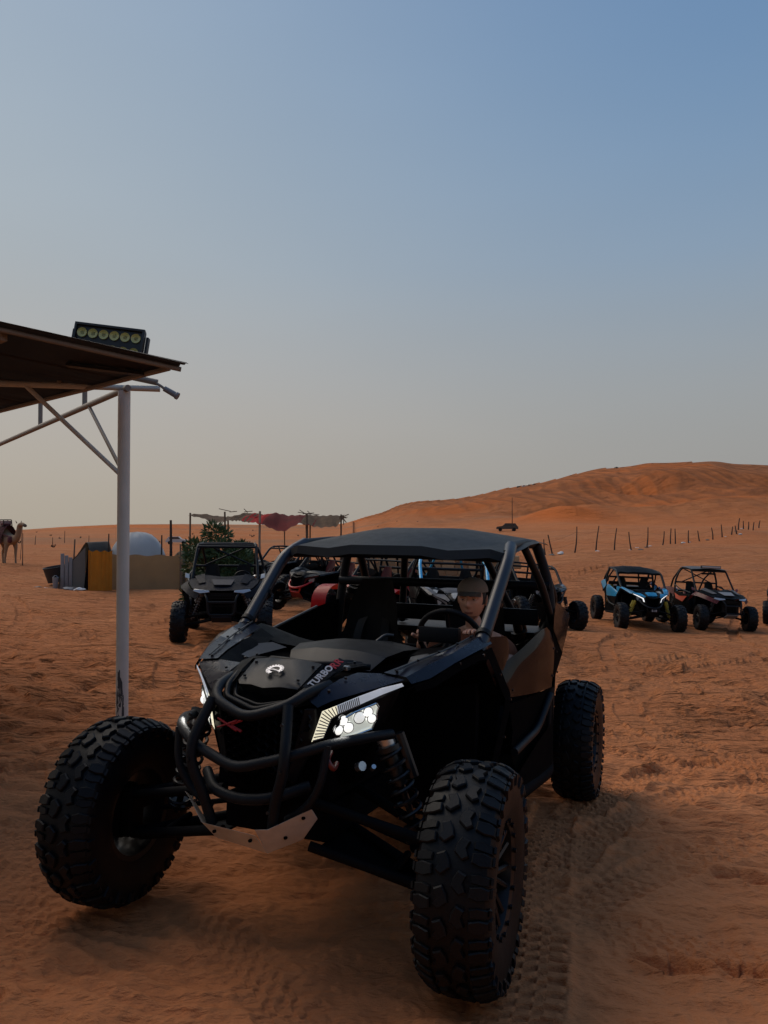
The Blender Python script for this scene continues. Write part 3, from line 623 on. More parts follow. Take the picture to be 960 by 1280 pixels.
# ------------------------------------------------------------------ the sporty wide buggy (hero vehicle and its look-alikes)
def build_wide_buggy(root, T, hero=False, roof=True, bull_bar=False, lit=False, steer=0.0, seats=True):
    """x forward, y to its left, z up, wheels on z = 0. T: material of each panel"""
    P = lambda *a, **k: plate(*a, parent=root, **k)
    pl, tb = T['plastic'], T['tube']
    # tub, floor, belly
    bm = bmesh.new()
    bm_box(bm, (1.95, 0.98, 0.07), loc=Vector((-0.35, 0, 0.40)), bevel=0.01); bm_box(bm, (0.80, 0.46, 0.14), loc=Vector((0.95, 0, 0.48)), bevel=0.02)
    bm_box(bm, (0.06, 1.20, 0.62), loc=Vector((0.60, 0, 0.72)), bevel=0.01)
    bm_box(bm, (0.80, 0.50, 0.34), loc=Vector((0.99, 0, 0.74)), bevel=0.03)
    bm_box(bm, (0.09, 1.30, 0.55), loc=Vector((-0.62, 0, 0.72)), bevel=0.01); bm_box(bm, (0.9, 0.34, 0.22), loc=Vector((0.0, 0, 0.52)), bevel=0.03)
    bm_box(bm, (0.85, 0.80, 0.45), loc=Vector((-1.08, 0, 0.68)), bevel=0.04)
    from_bm('chassis_tub', bm, M['void'], root)
    # front nose block behind the grille
    rows = [[(1.40, -.20, .93), (1.45, 0, .93), (1.40, .20, .93)], [(1.43, -.20, .80), (1.47, 0, .80), (1.43, .20, .80)], [(1.42, -.17, .66), (1.46, 0, .66), (1.42, .17, .66)], [(1.30, -.16, .50), (1.36, 0, .50), (1.30, .16, .50)]]
    shell('nose_panel', rows, M['void'], root, thick=0.04)
    for s in (1, -1):
        shell('nose_cheek', [mir([(1.47, .20, .93), (1.44, .24, .80), (1.40, .22, .66)], s), mir([(1.30, .38, .90), (1.27, .38, .82), (1.25, .28, .62)], s), mir([(1.10, .40, .90), (1.10, .36, .80), (1.10, .26, .6)], s)], M['void'], root, thick=0.02)
    # honeycomb grille
    bm = bmesh.new(); hex_r = 0.017
    for i in range(-6, 7):
        for j in range(0, 12):
            yy = i * hex_r * 1.5 * 1.25; zz = 0.70 + j * hex_r * 1.9 + (0.5 * hex_r * 1.9 if i % 2 else 0)
            wlim = 0.10 + 0.10 * min(1, (zz - 0.68) / 0.18)
            if abs(yy) > wlim or zz > 0.915: continue
            xx = 1.482 + 0.04 * (1 - abs(yy) / 0.2) - 0.15 * (0.9 - zz) * 0.2
            ring = []; ring2 = []; r3 = []
            for k in range(6):
                a = math.pi / 3 * k; ring.append(bm.verts.new((xx, yy + hex_r * 1.22 * math.cos(a), zz + hex_r * 1.08 * math.sin(a)))); ring2.append(bm.verts.new((xx + 0.008, yy + hex_r * 0.98 * math.cos(a), zz + hex_r * 0.82 * math.sin(a)))); r3.append(bm.verts.new((xx - 0.02, yy + hex_r * 0.84 * math.cos(a), zz + hex_r * 0.74 * math.sin(a))))
            for k in range(6):
                bm.faces.new((ring[k], ring[(k + 1) % 6], ring2[(k + 1) % 6], ring2[k])); bm.faces.new((ring2[k], ring2[(k + 1) % 6], r3[(k + 1) % 6], r3[k]))
    g = from_bm('grille', bm, pl, root, smooth=False)
    for s in (1, -1): plate('grille_side', mir([(1.50, .185, .93), (1.50, .125, .67), (1.49, .15, .655), (1.46, .225, .83), (1.475, .215, .93)], s), (-0.02, 0, 0), pl, root)
    if hero:
        bm = bmesh.new()
        for a, b in (((1.53, -.165, .868), (1.535, -.075, .832)), ((1.53, -.165, .834), (1.535, -.075, .868)), ((1.535, -.10, .85), (1.535, -.055, .872)), ((1.535, -.10, .85), (1.535, -.055, .83))):
            bm_tube(bm, [a, b], 0.005, 6, 0, rr=(0.003, 0.006))
        from_bm('cross_emblem', bm, M['letter_red'], root)
    # radiator cover (raised centre of the bonnet)
    rows = [[(1.262, -.105, 1.060), (1.245, 0, 1.068), (1.262, .105, 1.060)],
            [(1.300, -.150, 1.072), (1.30, 0, 1.080), (1.300, .150, 1.072)],
            [(1.440, -.138, 1.004), (1.455, 0, 1.010), (1.440, .138, 1.004)],
            [(1.450, -.128, 0.990), (1.490, 0, 0.990), (1.450, .128, 0.990)],
            [(1.430, -.122, 0.962), (1.460, 0, 0.958), (1.430, .122, 0.962)]]
    rows = [[r[0], tuple((np.array(r[0]) + np.array(r[1])) / 2 + np.array([0, 0, .006])), r[1], tuple((np.array(r[2]) + np.array(r[1])) / 2 + np.array([0, 0, .006])), r[2]] for r in rows]
    rc = shell('radiator_cover', rows, T['center'], root, thick=0.014, bevel=0.004)
    for s in (1, -1): shell('cover_side', [mir([(1.262, .108, 1.057), (1.300, .153, 1.069), (1.442, .141, 1.000)], s), mir([(1.262, .112, 1.01), (1.30, .165, 1.02), (1.44, .150, .965)], s)], T['center'], root, thick=0.012, bevel=0.002)
    if hero:
        nrm = Vector((0.42, 0, 1)).normalized(); mt = frame_mtx((1.402, 0.0, 1.0485), (0, 1, 0), nrm)
        bm = bmesh.new()
        for k in range(15):
            a0 = rad(-35 + k * 20); a1 = a0 + rad(13)
            for ri, ro, aa, bb in ((0.020, 0.029, a0, a0 + rad(20)), (0.028, 0.036, a0, a1)):
                q = [bm.verts.new((rr_ * math.cos(t), rr_ * math.sin(t), zz)) for zz in (0, 0.003) for rr_, t in ((ri, aa), (ro, aa), (ro, bb), (ri, bb))]
                for f in ((0, 1, 2, 3), (4, 5, 6, 7), (0, 1, 5, 4), (1, 2, 6, 5), (2, 3, 7, 6), (3, 0, 4, 7)): bm.faces.new([q[i] for i in f])
        bm_tube(bm, [(-0.030, -0.012, 0.001), (-0.008, -0.002, 0.002), (0.012, -0.008, 0.002), (0.032, -0.016, 0.001)], 0.0035, 6, 0.01)
        bmesh.ops.recalc_face_normals(bm, faces=bm.faces); e = from_bm('gear_emblem', bm, M['silver_letter'], root); e.matrix_local = mt
    # bonnet base: the dark moulded floor under the panels
    rows = [[(1.50, -.16, .935), (1.53, 0, .915), (1.50, .16, .935)], [(1.36, -.24, .955), (1.38, 0, .955), (1.36, .24, .955)], [(1.15, -.36, .985), (1.15, 0, .99), (1.15, .36, .985)], [(.85, -.48, .99), (.85, 0, 1.01), (.85, .48, .99)], [(.62, -.58, 1.04), (.62, 0, 1.04), (.62, .58, 1.04)]]
    shell('bonnet_floor', rows, M['void'], root, thick=0.02)
    # lip around the dark intake
    bm = bmesh.new(); bm_tube(bm, [(1.37, .185, 1.020), (1.47, .165, .985), (1.525, .135, .950), (1.545, .0, .915), (1.525, -.135, .950), (1.47, -.165, .985), (1.37, -.185, 1.020)], 0.013, 8, 0.02)
    bm_tube(bm, [(1.42, .160, .985), (1.495, .115, .950), (1.515, .0, .928), (1.495, -.115, .950), (1.42, -.160, .985)], 0.008, 8, 0.02); from_bm('intake_lip', bm, pl, root, angle=50)
    # cowl hump in front of the cabin
    rows = [[(.93, -.20, 1.01), (.95, -.09, 1.03), (.95, .09, 1.03), (.93, .20, 1.01)], [(.84, -.24, 1.065), (.86, -.10, 1.088), (.86, .10, 1.088), (.84, .24, 1.065)], [(.70, -.27, 1.085), (.72, -.12, 1.112), (.72, .12, 1.112), (.70, .27, 1.085)], [(.50, -.29, 1.08), (.50, -.13, 1.105), (.50, .13, 1.105), (.50, .29, 1.08)], [(.44, -.27, 1.0), (.44, -.13, 1.0), (.44, .13, 1.0), (.44, .27, 1.0)]]
    shell('cowl', rows, T['cowl'], root, thick=0.015, bevel=0.006, angle=14)
    bm = bmesh.new(); bm_tube(bm, [(1.02, -.24, 1.04), (1.10, -.12, 1.05), (1.12, 0, 1.045), (1.10, .12, 1.05), (1.02, .24, 1.04)], .014, 8, .05); bm_box(bm, (.10, .16, .05), loc=Vector((1.06, -.05, 1.02)), bevel=.012); bm_tube(bm, [(1.15, .05, 1.03), (1.0, .10, 1.045), (.93, .16, 1.03)], .018, 8, .05); from_bm('cooling_hose', bm, M['plastic'], root, angle=50)
    rows = [[(.66, -.60, 1.13), (.66, -.42, 1.075), (.66, -.26, 1.06)], [(.52, -.60, 1.155), (.52, -.42, 1.10), (.52, -.26, 1.08)], [(.44, -.60, 1.14), (.44, -.42, 1.09), (.44, -.26, 1.06)], [(.42, -.58, .86), (.42, -.42, .86), (.42, -.26, .86)]]
    shell('dashboard', rows, pl, root, thick=0.02, bevel=0.005); shell('dashboard', mirr(rows, -1), pl, root, thick=0.02, bevel=0.005)
    box('centre_console', (0.10, 0.50, 0.22), (0.43, 0, 0.90), pl, root, bevel=0.02)
    if hero:
        box('gauge_pod', (0.05, 0.21, 0.075), (0.405, 0.345, 1.145), pl, root, bevel=0.012)
        tube('grab_bar', [(0.50, 0.05, 1.10), (0.47, 0.085, 1.135), (0.45, 0.12, 1.13)], 0.008, M['satin'], root, bend=0.02)
        box('bonnet_latch', (0.035, 0.03, 0.018), (1.235, 0.225, 1.056), M['steel'], root, bevel=0.004)
        tube('bonnet_hinge', [(1.10, -0.03, 1.03), (1.10, 0.03, 1.045)], 0.013, M['steel'], root)
    for s in (1, -1):
        # inner side band of the bonnet
        band = shell('bonnet_band', [mir([(1.455, .150, 1.000), (1.47, .19, .975)], s), mir([(1.37, .165, 1.040), (1.37, .215, 1.020)], s), mir([(1.28, .175, 1.070), (1.27, .235, 1.055)], s), mir([(1.12, .19, 1.06), (1.12, .27, 1.06)], s)], pl, root, thick=0.02, bevel=0.003)
        if hero and s == 1:
            a, b = Vector((1.450, .176, 1.000)), Vector((1.262, .214, 1.078)); n = Vector((.55, .35, .8)).normalized()
            d = (b - a); c0 = a + n * 0.013
            shp_ = [a - d * .06, b + d * .10]; up_ = n.cross(d).normalized() * .021; plate('name_plate', [tuple(shp_[0] - up_), tuple(shp_[1] - up_), tuple(shp_[1] + up_), tuple(shp_[0] + up_)], tuple(n * .003), pl, root, bevel=.001)
            text_mesh('turbo_lettering', 'TURBO', 0.039, M['letter_white'], band, frame_mtx(c0 + d * 0.36, d, n), spacing=1.05)
            text_mesh('red_lettering', 'RR', 0.043, M['letter_red'], band, frame_mtx(c0 + d * 0.86, d, n), spacing=1.1)
        # painted facet between band and running light
        rows = [mir([(1.475, .188, .965), (1.478, .205, .950), (1.470, .225, .935)], s), mir([(1.44, .215, .990), (1.43, .235, .983), (1.435, .270, .960)], s), mir([(1.33, .245, 1.025), (1.33, .30, 1.015), (1.345, .365, .992)], s), mir([(1.22, .27, 1.040), (1.22, .37, 1.045), (1.235, .475, 1.030)], s)]
        shell('bonnet_facet', rows, T['paint'], root, thick=0.018, bevel=0.004)
        # long wing rising to the screen pillar
        rows = [mir([(1.225, .385, 1.050), (1.225, .478, 1.040), (1.22, .500, 1.015)], s), mir([(1.08, .43, 1.075), (1.10, .525, 1.078), (1.13, .545, 1.030)], s), mir([(.95, .46, 1.095), (.93, .575, 1.115), (.98, .600, 1.080)], s), mir([(.80, .50, 1.115), (.78, .605, 1.150), (.83, .648, 1.118)], s), mir([(.64, .53, 1.145), (.62, .625, 1.180), (.64, .668, 1.140)], s)]
        shell('wing_panel', rows, T['paint'], root, thick=0.014, bevel=0.004)
        if hero: tube('wing_seam', mir([(1.22, .43, 1.062), (1.08, .47, 1.089), (.93, .52, 1.115), (.78, .555, 1.142), (.64, .58, 1.17)], s), 0.004, M['satin'], root, seg=6, bend=0.1)
        # recess wall and light grey facet beside the cowl
        shell('wing_inner', [mir([(1.225, .380, 1.045), (1.21, .30, .99)], s), mir([(1.08, .425, 1.068), (1.06, .33, .99)], s), mir([(.95, .455, 1.088), (.92, .40, 1.03)], s), mir([(.80, .495, 1.108), (.78, .42, 1.07)], s), mir([(.64, .525, 1.14), (.64, .45, 1.10)], s)], pl, root, thick=0.012, bevel=0.002)
        shell('bonnet_insert', [mir([(1.00, .37, 1.035), (1.00, .44, 1.055)], s), mir([(.90, .36, 1.045), (.88, .485, 1.075)], s), mir([(.74, .32, 1.065), (.74, .40, 1.085)], s)], T['insert'], root, thick=0.012, bevel=0.003)
        # wheel arch edge and the strip behind the wheel
        rows = [mir([(1.215, .505, 1.010), (1.20, .515, .985)], s), mir([(1.13, .550, 1.024), (1.12, .560, .995)], s), mir([(.98, .605, 1.075), (.97, .615, 1.045)], s), mir([(.83, .653, 1.112), (.825, .662, 1.080)], s), mir([(.66, .672, 1.125), (.70, .670, 1.075)], s), mir([(.46, .715, .905), (.52, .705, .885)], s), mir([(.47, .72, .84), (.53, .705, .835)], s), mir([(.585, .70, .64), (.64, .68, .63)], s), mir([(.60, .68, .50), (.65, .66, .50)], s)]
        shell('wheel_arch', rows, T.get('dull', pl), root, thick=0.03, bevel=0.005)
        # dark liner inside the arch
        rows = [mir([(1.20, .50, 1.0), (1.15, .34, .90)], s), mir([(.97, .61, 1.045), (.95, .34, .95)], s), mir([(.72, .66, 1.07), (.66, .36, .97)], s), mir([(.54, .69, .88), (.58, .40, .85)], s), mir([(.62, .67, .55), (.62, .42, .52)], s), mir([(.62, .64, .42), (.62, .42, .42)], s)]
        shell('arch_liner', rows, M['void'], root, thick=0.01, bevel=0)
        # headlight
        hl = bpy.data.objects.new('headlight', None); link(hl, root)
        drl_o = [(1.476, .207, .812), (1.466, .241, .924), (1.426, .280, .943), (1.369, .341, .974), (1.305, .409, 1.004), (1.248, .468, 1.020)]
        drl_i = [(1.448, .240, .824), (1.437, .264, .896), (1.417, .284, .912), (1.359, .345, .943), (1.300, .408, .977), (1.240, .474, 1.008)]
        nrm = np.cross(np.subtract(drl_o[5], drl_o[1]), np.subtract(drl_o[0], drl_o[1])); nrm = nrm / np.linalg.norm(nrm)
        if nrm[0] < 0: nrm = -nrm
        off = lambda pts, k: [tuple(np.array(p) + nrm * k) for p in pts]
        if lit or not hero: mA = M['drl_warm'] if lit else T.get('drl', M['lamp_off']); mB = M['drl_cool'] if lit else T.get('drl', M['lamp_off'])
        shell('running_light', [mir([a, b], s) for a, b in zip(off(drl_o[:3], .004), off(drl_i[:3], .004))], mA, hl, thick=0.012, bevel=0.002)
        shell('running_light', [mir([a, b], s) for a, b in zip(off(drl_o[2:], .004), off(drl_i[2:], .004))], mB, hl, thick=0.012, bevel=0.002)
        if hero and s == 1:
            bm = bmesh.new()
            for seg_i in range(3 if True else 0):
                n_ = (9, 4, 12)[seg_i]
                for k in range(n_):
                    t = (k + .5) / n_; a = np.array(off(drl_o, .011)[seg_i]) * (1 - t) + np.array(off(drl_o, .011)[seg_i + 1]) * t; b = np.array(off(drl_i, .011)[seg_i]) * (1 - t) + np.array(off(drl_i, .011)[seg_i + 1]) * t
                    bm_tube(bm, [tuple(a), tuple(b)], 0.0022, 5, 0)
            from_bm('light_fins', bm, M['grey'], hl)
        frame = [(1.428, .262, .800), (1.425, .288, .888), (1.41, .294, .903), (1.355, .350, .933), (1.290, .412, .962), (1.243, .467, .996), (1.280, .404, .845), (1.36, .315, .800)]
        cen = np.mean(np.array(frame), 0)
        plate('lamp_housing', mir(off(frame, -.030), s), tuple(np.array([nrm[0], nrm[1] * s, nrm[2]]) * 0.020), pl, hl, bevel=0.002)
        rows = [mir(off([a], .0)[0:1] + off([tuple(np.array(a) * .88 + cen * .12)], .0), s) for a in frame + frame[:1]]
        shell('lamp_bezel', rows, pl, hl, thick=0.010, bevel=0.001)
        lens = [(1.418, .268, .818), (1.410, .290, .886), (1.371, .331, .915), (1.312, .392, .945), (1.302, .398, .930), (1.304, .392, .906), (1.300, .392, .886), (1.308, .376, .848), (1.400, .280, .805)]
        plate('reflector', mir(off(lens, -.010), s), tuple(np.array([nrm[0], nrm[1] * s, nrm[2]]) * 0.004), M['reflector_lit'] if lit else T.get('lamp', M['lamp_off']), hl, bevel=0)
        if hero:
            rot = Vector((nrm[0], nrm[1] * s, nrm[2])).to_track_quat('Z', 'X').to_matrix().to_4x4()
            for c, r_, mm in (((1.399, .297, .885), .0205, 'led'), ((1.409, .284, .850), .0195, 'led'), ((1.380, .312, .857), .0205, 'led'), ((1.352, .343, .893), .0235, 'led_dim'), ((1.330, .368, .912), .020, 'led'), ((1.320, .380, .888), .018, 'led')):
                p = np.array(c) + nrm * 0.0; bm = bmesh.new(); mt = Matrix.Translation((p[0], p[1] * s, p[2])) @ rot
                bm_lathe(bm, [(0.0, 0.012), (r_ * .5, 0.010), (r_ * .85, 0.005), (r_, -0.004)], 20, axis='Z', mtx=mt)
                from_bm('lamp_lens', bm, M[mm] if lit else M['lamp_off'], hl)
                bm = bmesh.new(); bm_tube(bm, [mt @ Vector((r_ * math.cos(2 * math.pi * k / 20), r_ * math.sin(2 * math.pi * k / 20), .001)) for k in range(21)], .0018, 5, 0, cap=False); from_bm('lens_ring', bm, M['grey'], hl)
            bm = bmesh.new()
            for k, a in enumerate(lens):
                b = lens[(k + 1) % len(lens)]; bm_tube(bm, mir(off([a, b], .002), s), 0.004, 6, 0)
            from_bm('lamp_rim', bm, M['chrome'], hl)
        # door
        up = [mir(r, s) for r in ([(0.44, .640, .985), (0.30, .662, 1.035), (0.18, .690, 1.070), (0.02, .718, 1.118), (-.10, .735, 1.150), (-.25, .752, 1.172), (-.37, .760, 1.120)],
                                  [(0.425, .655, .965), (0.295, .680, .995), (0.17, .708, 1.020), (0.01, .740, 1.055), (-.11, .755, 1.080), (-.26, .770, 1.095), (-.375, .772, 1.070)],
                                  [(0.40, .675, .925), (0.29, .695, .935), (0.16, .715, .945), (0.0, .745, .955), (-.12, .758, .965), (-.26, .772, .970), (-.37, .774, .965)],
                                  [(0.37, .690, .870), (0.27, .698, .860), (0.15, .712, .852), (-.01, .738, .845), (-.12, .748, .842), (-.26, .760, .838), (-.355, .765, .836)])]
        door = shell('door_skin', up, T['door'], root, thick=0.02, bevel=0.004, nu=2, nv=3, angle=30)
        shell('door_lower', [mir([(.36, .688, .835), (.28, .690, .70), (.30, .69, .58), (.20, .70, .47)], s), mir([(.0, .728, .832), (-.03, .71, .70), (-.10, .70, .58), (-.15, .705, .47)], s), mir([(-.34, .752, .832), (-.36, .735, .70), (-.42, .73, .58), (-.48, .735, .45)], s)], M['void'] if hero else pl, door, thick=0.015, bevel=0.003)
        shell('door_lining', [[(p[0], p[1] - .03 * s, p[2] - (.03 if i == 0 else 0)) for p in r] for i, r in enumerate(up)], M['void'], door, thick=0.008, bevel=0)
        tube('door_brace', mir([(.30, .705, .60), (-.12, .735, .64), (-.33, .765, .80)], s), 0.020, tb, door, bend=0.08)
        shell('door_corner', [mir([(.63, .612, 1.160), (.48, .648, 1.160), (.36, .668, 1.155), (.325, .672, 1.12)], s), mir([(.56, .635, 1.10), (.48, .652, 1.09), (.37, .675, 1.08), (.33, .675, 1.06)], s), mir([(.47, .650, 1.01), (.455, .655, 1.005), (.43, .665, 1.00), (.40, .665, .995)], s)], T['door'], root, thick=0.012, bevel=0.003)
        # sill
        bm = bmesh.new(); bm_tube(bm, mir([(.62, .64, .42), (.30, .72, .40), (-.40, .745, .36), (-.62, .70, .40)], s), 0.034, 8, 0.06); bm_box(bm, (1.0, 0.22, 0.05), loc=Vector((-.1, .60 * s, .40)))
        from_bm('side_sill', bm, T.get('dull', pl), root, angle=50)
        shell('sill_panel', [mir([(.30, .725, .50), (.28, .73, .40)], s), mir([(-.10, .742, .58), (-.10, .752, .38)], s), mir([(-.44, .752, .62), (-.46, .760, .36)], s), mir([(-.52, .748, .84), (-.60, .74, .40)], s)], T.get('dull', pl), root, thick=0.02, bevel=0.004)
        # rear quarter
        rows = [mir([(-.72, .722, 1.300), (-.56, .740, 1.22), (-.44, .758, 1.150)], s), mir([(-.90, .740, 1.265), (-.72, .758, 1.17), (-.56, .765, 1.07)], s), mir([(-1.08, .752, 1.205), (-.88, .765, 1.10), (-.72, .764, 1.0)], s)]
        shell('rear_quarter', rows, T['quarter'], root, thick=0.02, bevel=0.004)
        rows = [mir([(-.43, .756, 1.14), (-.46, .755, .97), (-.53, .750, .84)], s), mir([(-.57, .762, 1.055), (-.57, .755, .93), (-.60, .742, .80)], s), mir([(-.74, .760, .985), (-.70, .740, .90), (-.68, .71, .80)], s), mir([(-1.08, .742, 1.16), (-1.0, .70, 1.02), (-.92, .62, .92)], s), mir([(-1.55, .60, 1.06), (-1.50, .58, .98), (-1.45, .52, .94)], s)]
        shell('rear_arch', rows, T.get('dull', pl), root, thick=0.02, bevel=0.004)
        rows = [mir([(-.72, .712, 1.302), (-.70, .60, 1.29)], s), mir([(-1.08, .742, 1.205), (-1.10, .56, 1.18)], s), mir([(-1.55, .60, 1.08), (-1.58, .45, 1.06)], s)]
        shell('rear_wing_top', rows, pl, root, thick=0.02, bevel=0.004)
        # suspension
        bm = bmesh.new()
        yk = .70
        for z0_, z1_, dx in ((.42, .30, 0.0), (.58, .46, 0.0)):
            bm_tube(bm, mir([(1.42 + dx, .19, z0_), (1.32, yk, z1_)], s), .020, 8, 0); bm_tube(bm, mir([(1.10 + dx, .19, z0_), (1.28, yk, z1_)], s), .020, 8, 0)
        bm_tube(bm, mir([(1.36, .50, .355), (1.20, .50, .375)], s), .014, 8, 0)
        from_bm('front_arms', bm, T.get('arms', tb), root, angle=50)
        plate('arm_guard', mir([(1.41, .20, .405), (1.33, yk - .04, .290), (1.24, yk - .04, .290), (1.09, .20, .405)], s), (0, 0, -.008), T.get('arms', tb), root)
        tube('tie_rod', mir([(1.20, .15, .50), (1.20, .66, .38)], s), .011, T.get('arms', tb), root, seg=8)
        bm = bmesh.new(); bm_tube(bm, mir([(-.45, .60, .46), (-.9, .64, .38), (-1.29, .66, .36)], s), .040, 8, .1); bm_tube(bm, mir([(-1.40, .16, .50), (-1.32, .66, .45)], s), .018, 8, 0); bm_tube(bm, mir([(-1.40, .16, .34), (-1.32, .66, .30)], s), .018, 8, 0); from_bm('rear_arms', bm, T.get('arms', tb), root, angle=50)
        shock(root, (1.27, .41 * s, .83), (1.20, .57 * s, .38), T['spring'], M['shock'] if hero else T['spring'])
        if hero: tube('shock_collar', mir([(1.268, .415, .815), (1.26, .43, .775)], s), .036, M['steel'], root, seg=14)
        shock(root, (-.80, .46 * s, 1.18), (-1.10, .58 * s, .40), T['spring'], M['shock'] if hero else T['spring'])
        # roll cage, each run a part
        tube('screen_pillar', mir([(.70, .622, 1.10), (.60, .625, 1.185), (.235, .640, 1.525), (.05, .610, 1.60)], s), .033, T['pillar'], root, bend=.10)
        tube('roof_rail', mir([(.05, .610, 1.60), (-.30, .600, 1.635), (-.66, .600, 1.650), (-.80, .61, 1.60)], s), .026, tb, root, bend=.08)
        tube('main_hoop', mir([(-.60, .620, 1.640), (-.66, .685, 1.42), (-.66, .715, 1.10), (-.62, .70, .50)], s), .030, tb, root, bend=.10)
        tube('rear_stay', mir([(-.68, .600, 1.640), (-1.05, .66, 1.30), (-1.45, .50, 1.0)], s), .028, tb, root, bend=.10)
        if not (hero and s == -1): tube('mid_pillar', mir([(-.20, .630, 1.605), (-.42, .69, 1.40), (-.63, .715, 1.18)], s), .022, tb, root, bend=.10)
        if hero and s == -1: shell('far_door_lining', [mir([(.64, .655, 1.06), (.64, .655, .60)], s), mir([(.37, .675, 1.088), (.37, .675, .60)], s), mir([(-.31, .700, 1.215), (-.31, .70, .60)], s), mir([(-.64, .700, 1.26), (-.64, .70, .60)], s)], M['void'], root, thick=.012, bevel=0); tube('door_top_edge', mir([(.64, .655, 1.062), (.37, .675, 1.09), (-.31, .700, 1.217)], s), .008, M['satin'], root, seg=6)
        if T.get('mudguard'): shell('mud_guard', [mir([(1.72, .60, .42), (1.74, .95, .40)], s), mir([(1.70, .60, .72), (1.72, .95, .70)], s), mir([(1.52, .60, .92), (1.53, .95, .90)], s), mir([(1.22, .60, .98), (1.22, .95, .96)], s), mir([(.98, .60, .86), (.98, .95, .84)], s)], T['mudguard'], root, thick=.012, bevel=.003, nu=1, nv=2)
        tube('diagonal_stay', mir([(-.66, .25, 1.63), (-1.10, .42, 1.12)], s), .024, T.get('stay', tb), root)
        if seats:
            st_ = seat(root, -.26, .33 * s, T['seat'], T['bolster'], T.get('strap'), top=1.40)
            if hero: st_.scale = (1, 1.18, 1)
        if hero: tube('belt_bolt', mir([(-.55, .50, 1.30), (-.52, .50, 1.30)], s), 0.012, M['steel'], root)
    tube('cross_bar', [(.19, -.60, 1.535), (.20, 0, 1.545), (.19, .60, 1.535)], .024, tb, root, bend=.2)
    tube('cross_bar', [(-.66, -.60, 1.645), (-.66, 0, 1.66), (-.66, .60, 1.645)], .026, tb, root, bend=.2)
    tube('shoulder_bar', [(-.64, -.70, 1.385), (-.64, .70, 1.395)], .030, tb, root)
    bm = bmesh.new(); bm_box(bm, (.03, 1.24, .10), loc=Vector((-.70, 0, 1.20)), bevel=.008); bm_box(bm, (.75, 1.15, .04), loc=Vector((-1.20, 0, 1.08)), bevel=.01); bm_box(bm, (.05, 1.1, .2), loc=Vector((-1.60, 0, .98)), bevel=.01)
    from_bm('rear_deck', bm, pl, root)
    if roof:
        rows = []
        for x, zc, zs, hw in ((.300, 1.535, 1.505, .640), (.290, 1.585, 1.550, .648), (.05, 1.660, 1.588, .660), (-.22, 1.712, 1.625, .662), (-.50, 1.728, 1.650, .660), (-.74, 1.722, 1.655, .655), (-.86, 1.700, 1.650, .645)):
            c = .34 * hw / .65
            k_ = sstep(-.3, .3, x); rows.append([(x - .09 * k_, -hw, zs), (x - .04 * k_, -.55, zs + .028), (x, -c, zc - .020), (x + .01, -.20, zc), (x + .01, .20, zc), (x, c, zc - .020), (x - .04 * k_, .55, zs + .028), (x - .09 * k_, hw, zs)])
        rows = [[tuple(float(q) for q in p) for p in r] for r in rows]; rf = shell('roof', rows, T['roof'], root, thick=.022, bevel=.006, angle=16)
        if hero:
            for s in (1, -1):
                box('roof_clamp', (.05, .03, .035), (.16, .615 * s, 1.56), M['plastic'], rf, bevel=.008)
    if hero:
        def bolt(x, y, z, n=(0, 0, 1), r_=.006):
            n = Vector(n).normalized(); p = Vector((x, y, z)); tube('bolt', [p - n * .003, p + n * .005], r_, M['shock'], root, seg=8)
        for s in (1, -1):
            for p in ((1.20, .43, 1.055), (1.08, .475, 1.090), (.95, .52, 1.116), (.80, .555, 1.142), (.68, .58, 1.166), (1.33, .27, 1.030), (1.42, .245, .990), (1.16, .23, 1.071), (1.30, .20, 1.072)): bolt(p[0], p[1] * s, p[2], (.2, .1 * s, 1))
            for p in ((.95, .612, 1.075), (.78, .667, 1.10), (.60, .700, 1.0), (.50, .725, .88), (.56, .715, .72)): bolt(p[0], p[1] * s, p[2], (0, s, .1))
            for p in ((-.36, .775, 1.05), (-.35, .772, .90), (.34, .70, .90), (-.50, .765, 1.02), (-.54, .765, .90)): bolt(p[0], p[1] * s, p[2], (0, s, 0))
            bolt(1.33, .128 * s, 1.062); bolt(1.43, .118 * s, 1.020)
            for z_ in (.90, .74, .60): bolt(1.668, .190 * s if z_ > .7 else .150 * s, z_, (1, 0, 0))
        for s in (1, -1):
            for a_, b_ in ((( .455, .628, 1.30), (.44, .632, 1.32)), ((.63, .622, 1.165), (.61, .622, 1.18))): tube('pillar_clamp', mir([a_, b_], s), .037, M['plastic'], root, seg=14)
    # steering wheel
    st = bpy.data.objects.new('steering_wheel', None); link(st, root); st.location = (.27, .36, 1.115); st.rotation_euler = (0, rad(-62), 0)
    bm = bmesh.new(); n = 32; bm_tube(bm, [(.165 * math.cos(2 * math.pi * k / n), .165 * math.sin(2 * math.pi * k / n), 0) for k in range(n + 1)], .015, 8, 0, cap=False); from_bm('wheel_rim', bm, M['plastic'], st, angle=60)
    bm = bmesh.new()
    for a in (0, 120, 240): bm_tube(bm, [(0, 0, -.01), (.16 * math.cos(rad(a)), .16 * math.sin(rad(a)), 0)], .012, 6, 0)
    bm_tube(bm, [(0, 0, -.30), (0, 0, .01)], .022, 8, 0); bm_lathe(bm, [(0, .015), (.045, .012), (.045, -.02), (0, -.02)], 16, axis='Z'); from_bm('wheel_spokes', bm, M['plastic'], st)
